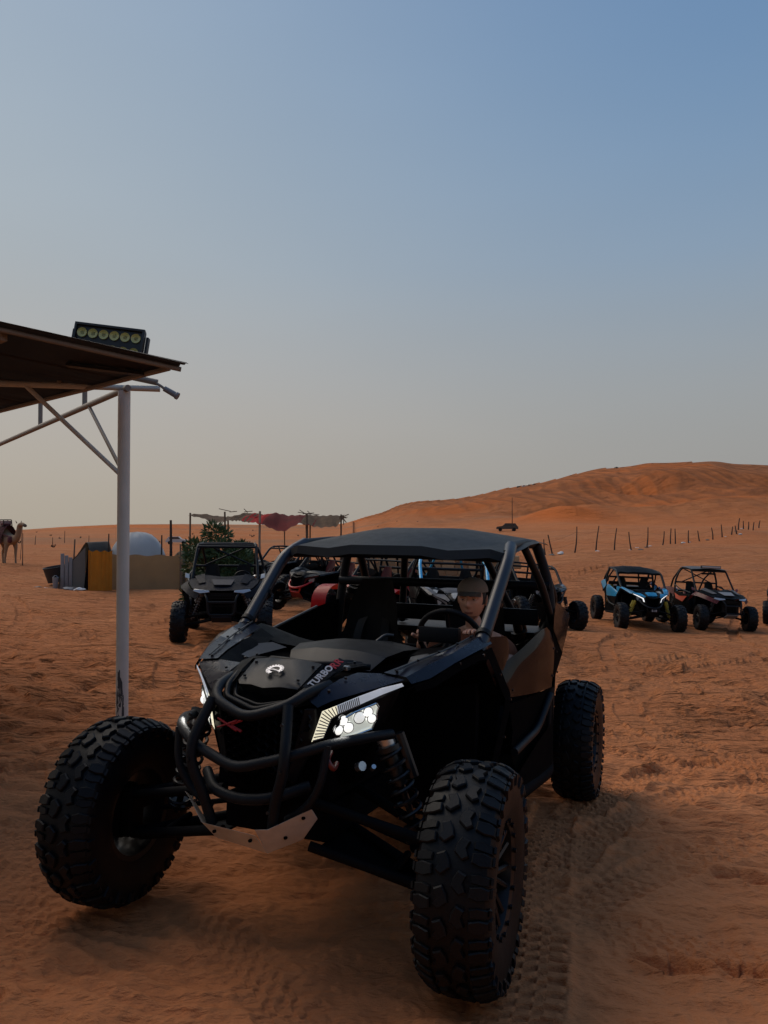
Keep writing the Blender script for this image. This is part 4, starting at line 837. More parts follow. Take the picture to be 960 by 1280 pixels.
    # front bar
    if bull_bar:
        r_ = .0195
        bar = tube('bull_bar_top', [(1.36, .215, 1.005), (1.50, .190, .985), (1.575, .150, .945), (1.600, .0, .895), (1.575, -.150, .945), (1.50, -.190, .985), (1.36, -.215, 1.005)], r_, T['bar'], root, seg=12, bend=.05)
        tube('bull_bar_hoop', [(1.30, .455, .835), (1.44, .385, .835), (1.56, .310, .825), (1.625, .185, .780), (1.655, .0, .728), (1.625, -.185, .780), (1.56, -.310, .825), (1.44, -.385, .835), (1.30, -.44, .82)], r_, T['bar'], root, seg=12, bend=.05)
        tube('bull_bar_lower', [(1.50, .22, .66), (1.60, .12, .625), (1.615, 0, .610), (1.60, -.12, .625), (1.50, -.22, .66)], .020, T['bar'], root, seg=10, bend=.05)
        for s in (1, -1):
            tube('bull_bar_upright', mir([(1.575, .160, .95), (1.648, .195, .80), (1.650, .190, .72), (1.625, .150, .62), (1.59, .125, .50)], s), r_, T['bar'], root, seg=12, bend=.05)
            tube('bull_bar_side', mir([(1.56, .315, .825), (1.575, .305, .70), (1.560, .255, .61), (1.55, .16, .545)], s), .0150, T['bar'], root, seg=10, bend=.05)
        # skid plate: three folded faces
        sk = plate('skid_plate', [(1.645, -.135, .520), (1.655, .095, .512), (1.585, .108, .432), (1.570, -.120, .447)], (-.008, 0, -.004), M['skid'], root, bevel=.0015)
        plate('skid_wing', [(1.657, .093, .532), (1.640, .135, .534), (1.56, .262, .600), (1.525, .268, .560), (1.53, .215, .480), (1.583, .103, .430)], (-.008, 0, -.003), M['skid'], sk, bevel=.0015)
        plate('skid_wing', [(1.645, -.137, .522), (1.59, -.235, .582), (1.58, -.262, .597), (1.545, -.258, .570), (1.54, -.18, .480), (1.568, -.122, .447)], (-.008, 0, -.003), M['skid'], sk, bevel=.0015)
        for px_, py_, pz_ in ((1.635, -.085, .492), (1.640, .068, .485), (1.565, .235, .566), (1.57, .17, .49)):
            tube('bolt_hole', [(px_ - .004, py_, pz_), (px_ + .006, py_ + .001, pz_ + .002)], .006, M['void'], sk, seg=10)
        tube('tow_loop', [(1.50, .30, .79), (1.56, .315, .775), (1.545, .335, .74), (1.49, .32, .75)], .010, M['darkred'], root, bend=.02)
        tube('wiring_plug', [(1.33, .335, .705), (1.345, .36, .715)], .018, M['steel'], root); tube('wiring_plug', [(1.31, .385, .70), (1.33, .40, .715)], .009, M['steel'], root)
    else:
        bt = tube('front_bar', [(1.30, .34, .86), (1.50, .24, .74), (1.60, .14, .68), (1.62, 0, .66), (1.60, -.14, .68), (1.50, -.24, .74), (1.30, -.34, .86)], .024, T['bar'], root, bend=.06)
        tube('front_bar_lower', [(1.56, .17, .70), (1.54, .14, .56), (1.54, -.14, .56), (1.56, -.17, .70)], .022, T['bar'], root, bend=.05)
        plate('front_skid', [(1.58, .15, .60), (1.58, -.15, .60), (1.42, -.18, .42), (1.42, .18, .42)], (-.01, 0, -.005), T.get('skid', pl), root)
    R, W = .385, .25
    for x, y, st_ in ((1.30, .79, steer), (1.30, -.79, steer), (-1.29, .79, 0), (-1.29, -.79, 0)): wheel(root, x, y, R, W, st_, hero, T.get('rim'))

# ------------------------------------------------------------------ hero vehicle
THEME = dict(plastic=M['plastic'], tube=M['tubing'], pillar=M['tube_blue'], center=M['satin'], cowl=M['satin'], paint=M['navy'], insert=M['facet'], door=M['gloss'], quarter=M['gloss'], roof=M['satin'], bar=M['tubing'], seat=M['seat'], bolster=M['seat'], spring=M['spring'], arms=M['arm'], dull=M['plastic_dull'])
HM = Matrix(((-0.37547, 0.92619, 0.03445, 0.06665), (-0.92431, -0.37693, 0.05982, 4.22976), (0.06838, -0.00938, 0.99761, -0.19226), (0, 0, 0, 1)))
hero = thing('desert_buggy', 'large near-black desert buggy in the foreground with lit headlights and a front bull bar', 'desert buggy')
hero.matrix_world = HM
build_wide_buggy(hero, THEME, hero=True, roof=True, bull_bar=True, lit=True, steer=rad(2.5))
for s in (1, -1):          # the lit headlamps throw a little light of their own
    ld = bpy.data.lights.new('headlamp_glow', 'SPOT'); ld.energy = 2.0; ld.spot_size = rad(90); ld.shadow_soft_size = 0.05; ld.color = (1, .97, .9)
    lo = bpy.data.objects.new('headlamp_glow', ld); link(lo, hero); lo.location = (1.50, .36 * s, .88); lo.rotation_euler = Vector((1, .15 * s, -.35)).to_track_quat('-Z', 'Z').to_euler()

# ------------------------------------------------------------------ living things
M['skin'] = mat('skin', (0.66, 0.33, 0.21), 0.45, var=0.15, scale=25, bump=0.1)
M['lips'] = mat('lips', (0.34, 0.13, 0.095), 0.45)
M['hair'] = mat('dark_hair', (0.012, 0.009, 0.007), 0.7)
M['cap'] = mat('khaki_cap_cloth', (0.22, 0.175, 0.13), 0.9, bump=0.4, bscale=400)
M['tshirt'] = mat('rust_cotton', (0.26, 0.075, 0.030), 0.9, bump=0.3, bscale=300)
M['trousers'] = mat('dark_trousers', (0.02, 0.02, 0.025), 0.9)
M['eye'] = mat('eye_white', (0.45, 0.42, 0.40), 0.3); M['iris'] = mat('dark_iris', (0.015, 0.01, 0.008), 0.2)
M['phone'] = mat('phone_case', (0.02, 0.02, 0.022), 0.3)
def skin_obj(name, nodes, m, parent=None, sub=2, root_i=0):
    """nodes: (position, radius or (rx, ry), parent index or None)"""
    me = bpy.data.meshes.new(name); me.from_pydata([n[0] for n in nodes], [(n[2], i) for i, n in enumerate(nodes) if n[2] is not None], [])
    o = link(bpy.data.objects.new(name, me), parent); me.materials.append(m)
    sk = o.modifiers.new('skin', 'SKIN'); sk.use_smooth_shade = True; sk.branch_smoothing = 0.3
    for i, v in enumerate(me.skin_vertices[0].data):
        r = nodes[i][1]; v.radius = r if isinstance(r, tuple) else (r, r); v.use_root = (i == root_i)
    ss = o.modifiers.new('sub', 'SUBSURF'); ss.levels = sub; ss.render_levels = sub
    return o
def build_head(parent, loc, yaw, pitch):
    U, V = 56, 48; bm = bmesh.new(); g = []
    for i in range(V + 1):
        ph = math.pi * i / V; row = []
        for j in range(U):
            th = 2 * math.pi * j / U; z = math.cos(ph); c = math.sin(ph); x = c * math.cos(th); y = c * math.sin(th)
            X, Y, Z = x * .098, y * .076, z * .118
            fr = max(0.0, x)
            if z < 0.1:                                     # face narrows to jaw and chin
                k = min(1, (0.1 - z) / 1.0); Y *= 1 - .34 * k ** 1.4; X = X * (1 - .10 * k) if x > 0 else X * (1 - .45 * k)
                X += .014 * fr * k
            if x > 0.2: X -= 0.008 * max(0, 1 - abs(z + .05) / .5) * (abs(y) ** 2) * 1.0
            a, b = Y, Z
            G = lambda ya, za, sy, sz: math.exp(-((a - ya) / sy) ** 2 - ((b - za) / sz) ** 2) * (1 if x > 0 else 0)
            X += .020 * G(0, -.022, .010, .014) + .011 * G(0, .000, .008, .020)          # nose tip and bridge
            X += .006 * (G(.012, -.030, .006, .006) + G(-.012, -.030, .006, .006))        # nostrils
            X -= .012 * (G(.030, .012, .014, .010) + G(-.030, .012, .014, .010))          # eye sockets
            X += .006 * (G(.028, .030, .020, .007) + G(-.028, .030, .020, .007))          # brow
            X += .007 * G(0, -.058, .020, .006) - .004 * G(0, -.064, .022, .003) + .006 * G(0, -.070, .017, .006)
            X += .009 * G(0, -.098, .018, .013)                                            # chin
            X += .005 * (G(.042, -.012, .014, .014) + G(-.042, -.012, .014, .014))        # cheek bones
            row.append(bm.verts.new((X, Y, Z)))
        g.append(row)
    for i in range(V):
        for j in range(U):
            q = (g[i][j], g[i + 1][j], g[i + 1][(j + 1) % U], g[i][(j + 1) % U]); f = bm.faces.new(q)
            c = f.calc_center_median(); mi = 0
            if c.x > .07 and abs(c.y) < .021 and -.072 < c.z < -.056: mi = 1
            if c.x > .06 and .012 < abs(c.y) < .046 and .024 < c.z < .034: mi = 2
            if c.x < .035 and c.z > -.05 and not (c.z < -.02 and c.x > .0): mi = 2
            if c.x > .03 and abs(c.y) > .0 and c.z < -.085 : mi = 3
            f.material_index = mi
    bmesh.ops.remove_doubles(bm, verts=bm.verts, dist=1e-5); bmesh.ops.recalc_face_normals(bm, faces=bm.faces)
    beard = mat('stubble_skin', (0.22, 0.105, 0.068), 0.7)
    h = from_bm('head', bm, [M['skin'], M['lips'], M['hair'], beard], parent, angle=80)
    h.matrix_local = Matrix.Translation(loc) @ Matrix.Rotation(yaw, 4, 'Z') @ Matrix.Rotation(pitch, 4, 'Y')
    for s in (1, -1):
        bm = bmesh.new(); bmesh.ops.create_uvsphere(bm, u_segments=16, v_segments=12, radius=.0125)
        for f in bm.faces: f.material_index = 1 if f.calc_center_median().x > .0105 else 0
        e = from_bm('eye', bm, [M['eye'], M['iris']], h, angle=80); e.location = (.0765, .030 * s, .011)
        bm = bmesh.new(); bmesh.ops.create_uvsphere(bm, u_segments=16, v_segments=8, radius=.0145)
        bmesh.ops.bisect_plane(bm, geom=list(bm.verts) + list(bm.edges) + list(bm.faces), plane_co=(0, 0, .001), plane_no=(-.2, 0, -1), clear_outer=True)
        l = from_bm('eyelid', bm, M['skin'], h, angle=80); l.location = (.0755, .030 * s, .011)
        bm = bmesh.new(); bmesh.ops.create_uvsphere(bm, u_segments=14, v_segments=10, radius=1)
        for v in bm.verts:
            x, y, z = v.co; w = .6 + .4 * (z + 1) / 2; v.co = (x * .018 * w - .1 * z * .03, y * .007 + (.004 if (x * x + z * z) > .5 else -.002), z * .031)
        er = from_bm('ear', bm, M['skin'], h, angle=80); er.location = (-.006, .074 * s, -.002); er.rotation_euler = (rad(-6 * s), 0, rad(18 * s))
    # cap
    bm = bmesh.new(); rings = []
    for i in range(9):
        t = i / 8; ph = t * math.pi / 2; rings.append([bm.verts.new(((.105 * math.cos(a) - .006) * math.sin(ph) ** .8, .084 * math.sin(a) * math.sin(ph) ** .8, .038 + .076 * math.cos(ph) + .006 + (.004 * math.sin(a * 6) if 0 < i < 8 else 0) * 0)) for a in [2 * math.pi * k / 36 for k in range(36)]])
    for a, b in zip(rings, rings[1:]):
        for k in range(36):
            try: bm.faces.new((a[k], b[k], b[(k + 1) % 36], a[(k + 1) % 36]))
            except ValueError: pass
    bmesh.ops.remove_doubles(bm, verts=bm.verts, dist=1e-5)
    bmesh.ops.solidify(bm, geom=bm.faces[:], thickness=.003); bmesh.ops.recalc_face_normals(bm, faces=bm.faces)
    cap = from_bm('cap', bm, M['cap'], h, angle=70)
    rows = []
    for i in range(5):
        t = i / 4; row = []
        for j in range(13):
            a = rad(-52 + 104 * j / 12); r0 = .098; ext = .078 * t * max(0, math.cos(a * 1.6)) ** .6
            row.append(((r0 + ext) * math.cos(a) - .006, (.080 + .004 * t) * math.sin(a) * 1.02, .050 - .016 * t * t - .022 * t * (math.sin(a) ** 2)))
        rows.append(row)
    shell('cap_brim', rows, M['cap'], cap, thick=.003, bevel=0, angle=70)
    tube('cap_button', [(-.006, 0, .112), (-.006, 0, .118)], .006, M['cap'], cap)
    return h
def build_hand(parent, name, wrist, palm, up, m, curl=1.0, side=1):
    """palm: direction of the palm, fingers curl towards -up; thumb to one side"""
    w, d, u = Vector(wrist), Vector(palm).normalized(), Vector(up).normalized(); r = d.cross(u).normalized()
    nodes = [(tuple(w), (.024, .018), None), (tuple(w + d * .035), (.034, .015), 0), (tuple(w + d * .075), (.038, .014), 1)]
    o = skin_obj(name, nodes, m, parent, 2)
    for k, (off, L) in enumerate(((-.027, .060), (-.009, .070), (.009, .066), (.026, .052))):
        b = w + d * .078 + r * off; p1 = b + d * L * .42; c = rad(50 * curl); d2 = (d * math.cos(c) - u * math.sin(c)); p2 = p1 + d2 * L * .36; c = rad(105 * curl); d3 = (d * math.cos(c) - u * math.sin(c)); p3 = p2 + d3 * L * .28
        skin_obj('finger', [(tuple(b - d * .01), .0095, None), (tuple(p1), .0088, 0), (tuple(p2), .0080, 1), (tuple(p3), .0068, 2)], m, o, 1)
    b = w + d * .025 + r * side * .026; p1 = b + (r * side * .7 + d * .6).normalized() * .032; p2 = p1 + (d * .8 - u * .5 * curl).normalized() * .028
    skin_obj('thumb', [(tuple(b), .013, None), (tuple(p1), .011, 0), (tuple(p2), .009, 1)], m, o, 1)
    return o
man = thing('person', 'man in khaki cap and rust T-shirt sitting at the wheel of the foreground buggy', 'person')
man.matrix_world = HM
body = skin_obj('body', [((-.20, .36, .62), (.14, .10), None), ((-.15, .36, .80), (.13, .095), 0), ((-.13, .37, .97), (.155, .10), 1), ((-.12, .375, 1.09), (.12, .075), 2), ((-.095, .378, 1.17), (.050, .052), 3), ((-.070, .380, 1.235), (.048, .05), 4),
    ((-.11, .49, 1.095), (.062, .058), 3), ((-.10, .565, 1.055), (.052, .05), 6), ((.02, .615, .925), (.041, .041), 7), ((.15, .565, 1.03), (.034, .034), 8), ((.265, .505, 1.115), (.025, .024), 9),
    ((-.11, .26, 1.095), (.062, .058), 3), ((-.10, .185, 1.055), (.052, .05), 11), ((.04, .15, .92), (.041, .041), 12), ((.16, .175, 1.01), (.034, .034), 13), ((.26, .20, 1.10), (.025, .024), 14),
    ((.22, .44, .66), (.085, .08), 0), ((.36, .46, .62), (.065, .065), 16), ((.50, .46, .50), (.05, .05), 17), ((.22, .28, .66), (.085, .08), 0), ((.36, .26, .62), (.065, .065), 19), ((.50, .26, .50), (.05, .05), 20)], M['skin'], man)
skin_obj('t_shirt', [((-.20, .36, .66), (.155, .115), None), ((-.15, .36, .80), (.145, .108), 0), ((-.13, .37, .97), (.170, .113), 1), ((-.12, .375, 1.085), (.130, .086), 2), ((-.105, .377, 1.130), (.078, .070), 3),
    ((-.11, .49, 1.095), (.074, .070), 3), ((-.10, .570, 1.052), (.066, .064), 5), ((-.04, .597, .985), (.060, .06), 6), ((-.11, .26, 1.095), (.074, .070), 3), ((-.10, .180, 1.052), (.066, .064), 8), ((-.03, .160, .985), (.060, .06), 9)], M['tshirt'], man)
skin_obj('trousers', [((-.20, .36, .60), (.16, .12), None), ((.0, .42, .64), (.105, .10), 0), ((.24, .445, .66), (.095, .09), 1), ((.38, .46, .61), (.075, .075), 2), ((.0, .30, .64), (.105, .10), 0), ((.24, .275, .66), (.095, .09), 4), ((.38, .26, .61), (.075, .075), 5)], M['trousers'], man)
build_head(man, (-.045, .382, 1.312), rad(1), rad(4))
hd = build_hand(man, 'hand', (.262, .507, 1.112), (.75, -.25, .55), (-.5, 0, .85), M['skin'], 0.9, -1)
build_hand(man, 'hand', (.258, .20, 1.098), (.75, .35, .5), (-.5, 0, .85), M['skin'], 0.9, 1)

# ------------------------------------------------------------------ the shelter on the left
M['pipe'] = mat('cream_painted_pipe', (0.60, 0.58, 0.52), 0.45, scale=6, var=0.15, bump=0.05)
M['pipe_dark'] = mat('grimy_painted_steel', (0.24, 0.205, 0.17), 0.6, scale=8, var=0.25)
M['pipe_bare'] = mat('bare_rusty_steel', (0.05, 0.055, 0.06), 0.6, scale=14, var=0.4)
M['sheet'] = mat('dusty_roof_sheet', (0.075, 0.065, 0.058), 0.55, 0.2, scale=5, var=0.35)
M['led_off'] = mat('led_reflector_yellow', (0.52, 0.45, 0.13), 0.35, coat=0.5)
M['lamp_body'] = mat('floodlight_housing', (0.014, 0.014, 0.015), 0.5)
shelter = thing('shelter', 'open shelter with corrugated sheet roof and cream steel post at the left edge', 'shelter', (-2.24, 6.6, gz(-2.24, 6.6)))
so_ = Vector(shelter.location)
def sh(p): return Vector(p) - so_
def shp(l): return [sh(p) for p in l]
PX, PY = -2.243, 6.6; ZT = EYE + 1.19
bm = bmesh.new(); bm_lathe(bm, [(.052, -.35), (.052, ZT - so_.z - .01)], 28, axis='Z')
post = from_bm('post', bm, M['pipe'], shelter, angle=60)
rnd = random.Random(5)
bm = bmesh.new()                                     # flaked paint near the foot: the bare steel shows
for (a0, z0_, w_, h_) in ((-1.75, .30, .5, .10), (-1.55, .38, .35, .12), (-1.8, .46, .25, .07), (-1.25, .36, .12, .03), (-1.5, .22, .5, .12), (-1.1, .27, .12, .05), (-2.1, .30, .2, .06), (-1.7, .10, .7, .16)):
    c = [];
    for k in range(14):
        t = 2 * math.pi * k / 14; rr_ = 1 + rnd.uniform(-.35, .35); a = a0 + w_ * rr_ * math.cos(t); z_ = z0_ + h_ * rr_ * math.sin(t)
        c.append(bm.verts.new((.0528 * math.cos(a), .0528 * math.sin(a), z_)))
    f = bm.faces.new(c)
    bmesh.ops.triangulate(bm, faces=[f])
from_bm('bare_patch', bm, M['pipe_bare'], post)
g = Vector((-1, -.2, 0)).normalized(); e = Vector((-1.1, 1, 0)).normalized(); eb = Vector((-.78, 1, 0)).normalized()
def G(s, z): p = Vector((PX, PY, z)) + g * s; return p
# frontal truss
tube('bottom_chord', shp([G(-.30, ZT + .02), G(4.6, ZT + .02)]), .026, M['pipe'], shelter, bend=0)
tube('top_chord', shp([G(-.28, ZT + .075), G(4.6, ZT + .075 + .185 * 4.9)]), .027, M['pipe_dark'], shelter, bend=0)
for s_ in (.52, 1.7, 2.9): tube('truss_upright', shp([G(s_, ZT + .03), G(s_, ZT + .08 + .185 * (s_ + .28))]), .024, M['pipe_dark'], shelter)
tube('brace', shp([G(.80, ZT + .02), Vector((PX - .03, PY - .02, ZT - .72))]), .020, M['pipe'], shelter)
# truss going away from the post
def B(s, z): p = Vector((PX, PY, z)) + eb * s; return p
tube('bottom_chord', shp([B(-.1, ZT + .005), B(9.5, ZT - .10)]), .028, M['pipe_dark'], shelter, bend=0)
tube('brace', shp([B(.95, ZT - .03), Vector((PX - .02, PY + .03, ZT - .70))]), .017, M['pipe_dark'], shelter)
for s_ in (1.1, 2.75): tube('truss_upright', shp([B(s_, ZT - .02), B(s_, ZT + .26 )]), .024, M['pipe_dark'], shelter)
# roof plane: eave corner C, along the eave e, up the slope g
Cn = Vector((-1.43, 5.6, EYE + 1.205)); gs = Vector((-1, -.40, 0)).normalized(); slope = .150
def roofp(u, v, dz=0): return Cn + gs * u + e * v + Vector((0, 0, slope * u + dz))
ncol = 12; wcol = 0.90; Lv = 12.0
# sheets run down the slope; each sheet is a part, laid over its neighbour
for k in range(int(Lv / wcol)):
    bm = bmesh.new(); v0 = k * wcol; n = 36; rows = []
    for u in (-.02 + rnd.uniform(-.03, .03), .6, 1.8, 3.4, 5.6):
        rows.append([roofp(u, v0 + (wcol + .04) * j / n, .010 * math.sin(2 * math.pi * j / n * 12) + .004 * (k % 2) + (rnd.uniform(-.006, .006) if u < .1 else 0)) for j in range(n + 1)])
    bm_shell(bm, [[sh(p) for p in r] for r in rows], thick=.002, bevel=0); from_bm('roof_sheet', bm, M['sheet'], shelter, angle=60)
for u in (.05, 1.15, 2.3, 3.5, 4.7):
    zz_ = -.045 if u > .5 else -.024; a, b = roofp(u, .18, zz_), roofp(u, 11.8, zz_); bm = bmesh.new(); d = (b - a)
    mt = frame_mtx(tuple(sh((a + b) / 2)), tuple(d), (0, 0, 1)); bm_box(bm, (d.length, .045, .07 if u > .5 else .025), mtx=mt, bevel=.003); from_bm('purlin', bm, M['pipe_dark'], shelter)
tube('barge_rail', [sh(roofp(.0, .10, -.030)), sh(roofp(5.4, .10, -.030))], .018, M['pipe_dark'], shelter)
for v in (3.4, 6.6, 9.8): tube('rafter', [sh(roofp(.1, v, -.105)), sh(roofp(5.4, v, -.105))], .026, M['pipe_dark'], shelter)
# floodlight on the roof edge
fl = thing('floodlight', 'black twelve-lens floodlight sitting on the edge of the shelter roof', 'floodlight')
fc = roofp(.27, .60, .165); tilt = math.atan(slope)
xax = (Vector((1, .14, -.135))).normalized(); nrm_ = Vector((.02, -1, .10)).normalized()
fl.matrix_world = frame_mtx(tuple(fc), tuple(xax), tuple(nrm_))
bm = bmesh.new(); bm_box(bm, (.54, .29, .05), bevel=.018); from_bm('lamp_case', bm, M['lamp_body'], fl)
for sx, sy, lx, ly in ((0, .136, .54, .020), (0, -.136, .54, .020), (.262, 0, .018, .262), (-.262, 0, .018, .262)): box('lamp_frame', (lx, ly, .03), (sx, sy, .030), M['lamp_body'], fl, bevel=.004)
for i in range(6):
    for j in range(2):
        bm = bmesh.new(); mt = Matrix.Translation(((i - 2.5) * .083, (j - .5) * .115 + .012, .027))
        bm_lathe(bm, [(.0, .000), (.016, .000), (.034, .008), (.037, .010), (.037, .0)], 20, axis='Z', mtx=mt); from_bm('lamp_lens', bm, M['led_off'], fl)
for i in range(7): box('cooling_fin', (.006, .26, .04), ((i - 3) * .07, 0, -.044), M['lamp_body'], fl)
box('bracket', (.02, .30, .05), (-.285, -.05, -.02), M['lamp_body'], fl, bevel=.004); box('bracket', (.02, .30, .05), (.285, -.05, -.02), M['lamp_body'], fl, bevel=.004)
bm = bmesh.new(); bm_box(bm, (.60, .02, .06), loc=Vector((0, -.19, -.02))); from_bm('bracket', bm, M['lamp_body'], fl)
sp = thing('spotlight', 'small grey spotlight hanging from the pipe end beside the cream post', 'spotlight', (-1.93, 6.56, ZT + .02))
bm = bmesh.new(); bm_lathe(bm, [(.0, -.06), (.024, -.06), (.026, .05), (.032, .055), (.032, .075), (.0, .075)], 18, axis='X', mtx=Matrix.Translation((.10, 0, -.045)) @ Matrix.Rotation(rad(30), 4, 'Y')); from_bm('lamp_case', bm, M['grey'], sp)
tube('mount', [(-.02, 0, .03), (.03, 0, .0), (.06, 0, -.03)], .012, M['pipe_dark'], sp)

# ------------------------------------------------------------------ the narrower buggies
def build_cage_buggy(root, T, roof=False, light_bar=False, z=1.0):
    pl, tb = T['plastic'], T['tube']
    bm = bmesh.new(); bm_box(bm, (1.8, .95, .10), loc=Vector((-.2, 0, .42)), bevel=.02); bm_box(bm, (.9, .42, .40), loc=Vector((.95, 0, .62)), bevel=.04); bm_box(bm, (.08, 1.2, .55), loc=Vector((.55, 0, .78)), bevel=.01); bm_box(bm, (.7, .9, .5), loc=Vector((-.95, 0, .72)), bevel=.04); bm_box(bm, (.9, .3, .25), loc=Vector((0, 0, .55)))
    from_bm('chassis_tub', bm, M['void'], root)
    rows = [[(1.42, -.36, .90), (1.46, -.18, .94), (1.47, 0, .93), (1.46, .18, .94), (1.42, .36, .90)], [(1.30, -.52, .97), (1.30, -.22, 1.02), (1.30, 0, 1.00), (1.30, .22, 1.02), (1.30, .52, .97)],
            [(1.02, -.60, 1.04), (1.02, -.30, 1.10), (1.02, 0, 1.08), (1.02, .30, 1.10), (1.02, .60, 1.04)], [(.66, -.62, 1.09), (.66, -.34, 1.17), (.66, 0, 1.13), (.66, .34, 1.17), (.66, .62, 1.09)], [(.56, -.62, 1.02), (.56, -.34, 1.06), (.56, 0, 1.04), (.56, .34, 1.06), (.56, .62, 1.02)]]
    shell('bonnet', rows, T['paint'], root, thick=.02, bevel=.006)
    plate('bonnet_insert', [(1.34, -.15, 1.018), (1.34, .15, 1.018), (1.08, .20, 1.098), (1.08, -.20, 1.098)], (0, 0, .012), T['insert'], root)
    for s in (1, -1):
        shell('bonnet_ridge', [mir([(1.20, .30, 1.065), (1.20, .42, 1.045)], s), mir([(.85, .34, 1.150), (.85, .50, 1.12)], s), mir([(.66, .36, 1.195), (.66, .54, 1.15)], s)], T['insert'], root, thick=.025, bevel=.006)
        shell('front_wing', [mir([(1.46, .37, .88), (1.44, .44, .78)], s), mir([(1.30, .54, .96), (1.28, .60, .86)], s), mir([(1.02, .62, 1.03), (1.0, .74, .95)], s), mir([(.66, .64, 1.08), (.64, .78, .98)], s), mir([(.52, .66, .90), (.48, .78, .80)], s)], T['wing'], root, thick=.025, bevel=.006)
        hl = bpy.data.objects.new('headlight', None); link(hl, root)
        q = mir([(1.475, .205, .905), (1.455, .37, .885), (1.36, .50, .92), (1.37, .47, .955), (1.465, .22, .935)], s)
        plate('lamp_glass', q, (.012, 0, .004), T['lamp'], hl, bevel=.003); plate('lamp_housing', [tuple(Vector(p) * 1.0 + Vector((-.012, 0, -.012))) for p in q], (.010, 0, 0), pl, hl, bevel=.002)
        shell('door_skin', [mir([(.50, .72, .98), (.1, .76, .98), (-.38, .74, 1.06)], s), mir([(.46, .76, .78), (.1, .79, .76), (-.40, .77, .80)], s), mir([(.50, .70, .46), (.1, .73, .45), (-.46, .71, .45)], s)], T['door'], root, thick=.03, bevel=.006)
        plate('door_graphic', mir([(.40, .775, .92), (.0, .800, .90), (-.30, .79, .98), (-.20, .80, .82), (.2, .805, .74)], s), (0, .006 * s, 0), T['graphic'], root, bevel=0)
        shell('rear_wing', [mir([(-.42, .74, 1.12), (-.42, .76, .90)], s), mir([(-.75, .74, 1.15), (-.72, .78, 1.00)], s), mir([(-1.15, .72, 1.12), (-1.15, .80, 1.0)], s), mir([(-1.45, .68, 1.02), (-1.48, .78, .88)], s)], T['wing'], root, thick=.03, bevel=.006)
        bm = bmesh.new()
        for zz, z1 in ((.42, .30), (.56, .44)): bm_tube(bm, mir([(1.36, .17, zz), (1.20, .66, z1)], s), .020, 8, 0); bm_tube(bm, mir([(1.02, .17, zz), (1.12, .66, z1)], s), .020, 8, 0)
        bm_tube(bm, mir([(-.45, .52, .45), (-1.12, .60, .36)], s), .035, 8, 0); bm_tube(bm, mir([(-1.25, .15, .45), (-1.15, .60, .40)], s), .018, 8, 0); from_bm('front_arms', bm, T.get('arms', tb), root, angle=50)
        shock(root, (1.20, .34 * s, .90), (1.20, .54 * s, .42), T['spring'], T.get('shock', M['grey'])); shock(root, (-.75, .50 * s, 1.1), (-1.05, .52 * s, .42), T['spring'])
        tube('screen_pillar', mir([(.62, .60, 1.06), (.20, .545, 1.68), (.12, .53, 1.72)], s), .026, tb, root, bend=.06)
        tube('main_hoop', mir([(-.52, .68, .9), (-.50, .67, 1.35), (-.46, .56, 1.66), (-.44, .46, 1.74)], s), .028, tb, root, bend=.12)
        tube('roof_rail', mir([(.12, .53, 1.72), (-.44, .50, 1.745)], s), .026, tb, root)
        tube('rear_stay', mir([(-.46, .53, 1.72), (-.95, .50, 1.40), (-1.20, .48, 1.0)], s), .026, tb, root, bend=.1)
        tube('door_tube', mir([(.40, .66, 1.02), (-.05, .74, 1.10), (-.50, .69, 1.22)], s), .020, tb, root, bend=.1)
        seat(root, -.22, .30 * s, T['seat'], T['bolster'], T.get('strap'), top=1.34)
        plate('mirror_tab', mir([(.58, .64, 1.10), (.58, .72, 1.12), (.54, .72, 1.20), (.54, .65, 1.18)], s), (.02, 0, 0), T['tabs'], root)
    for x_, y_, z_, r_ in ((.20, .545, 1.68, .026), (-.44, .47, 1.74, .028), (.12, .53, 1.72, .020), (-.49, .66, 1.30, .024)): tube('cross_bar', [(x_, -y_, z_), (x_, y_, z_)], r_, tb, root, seg=8)
    for a, b in (((-.47, -.45, 1.72), (-.49, .45, 1.32)), ((-.47, .45, 1.72), (-.49, -.45, 1.32))): tube('diagonal_stay', [a, b], .016, tb, root)
    shell('dashboard', [[(.56, -.58, 1.07), (.56, 0, 1.07), (.56, .58, 1.07)], [(.40, -.58, 1.08), (.40, 0, 1.10), (.40, .58, 1.08)], [(.36, -.56, .85), (.36, 0, .85), (.36, .56, .85)]], pl, root, thick=.02)
    bm = bmesh.new(); n = 20; c = Vector((.24, .30, 1.08)); bm_tube(bm, [c + Vector((.06 * math.sin(2 * math.pi * k / n), .16 * math.cos(2 * math.pi * k / n), .15 * math.sin(2 * math.pi * k / n))) for k in range(n + 1)], .015, 6, 0, cap=False); bm_tube(bm, [c, c + Vector((.2, 0, -.1))], .02, 6, 0); bm_tube(bm, [c + Vector((0, -.16, 0)), c + Vector((0, .16, 0))], .012, 6, 0); from_bm('steering_wheel', bm, pl, root, angle=60)
    # grille and front bar
    bm = bmesh.new()
    for k in range(6): bm_box(bm, (.03, .46 - .02 * k, .014), loc=Vector((1.44 - .012 * k, 0, .84 - .045 * k)))
    bm_box(bm, (.06, .5, .34), loc=Vector((1.37, 0, .72))); from_bm('grille', bm, pl, root)
    tube('front_bar', [(1.42, -.30, .90), (1.56, -.24, .80), (1.54, -.22, .52), (1.54, .22, .52), (1.56, .24, .80), (1.42, .30, .90)], .020, T['bar'], root, bend=.06)
    tube('front_bar_cross', [(1.56, -.235, .74), (1.56, .235, .74)], .018, T['bar'], root)
    box('front_skid', (.22, .34, .03), (1.44, 0, .44), T['insert'], root, rot=Quaternion((0, 1, 0), rad(-30)), bevel=.005)
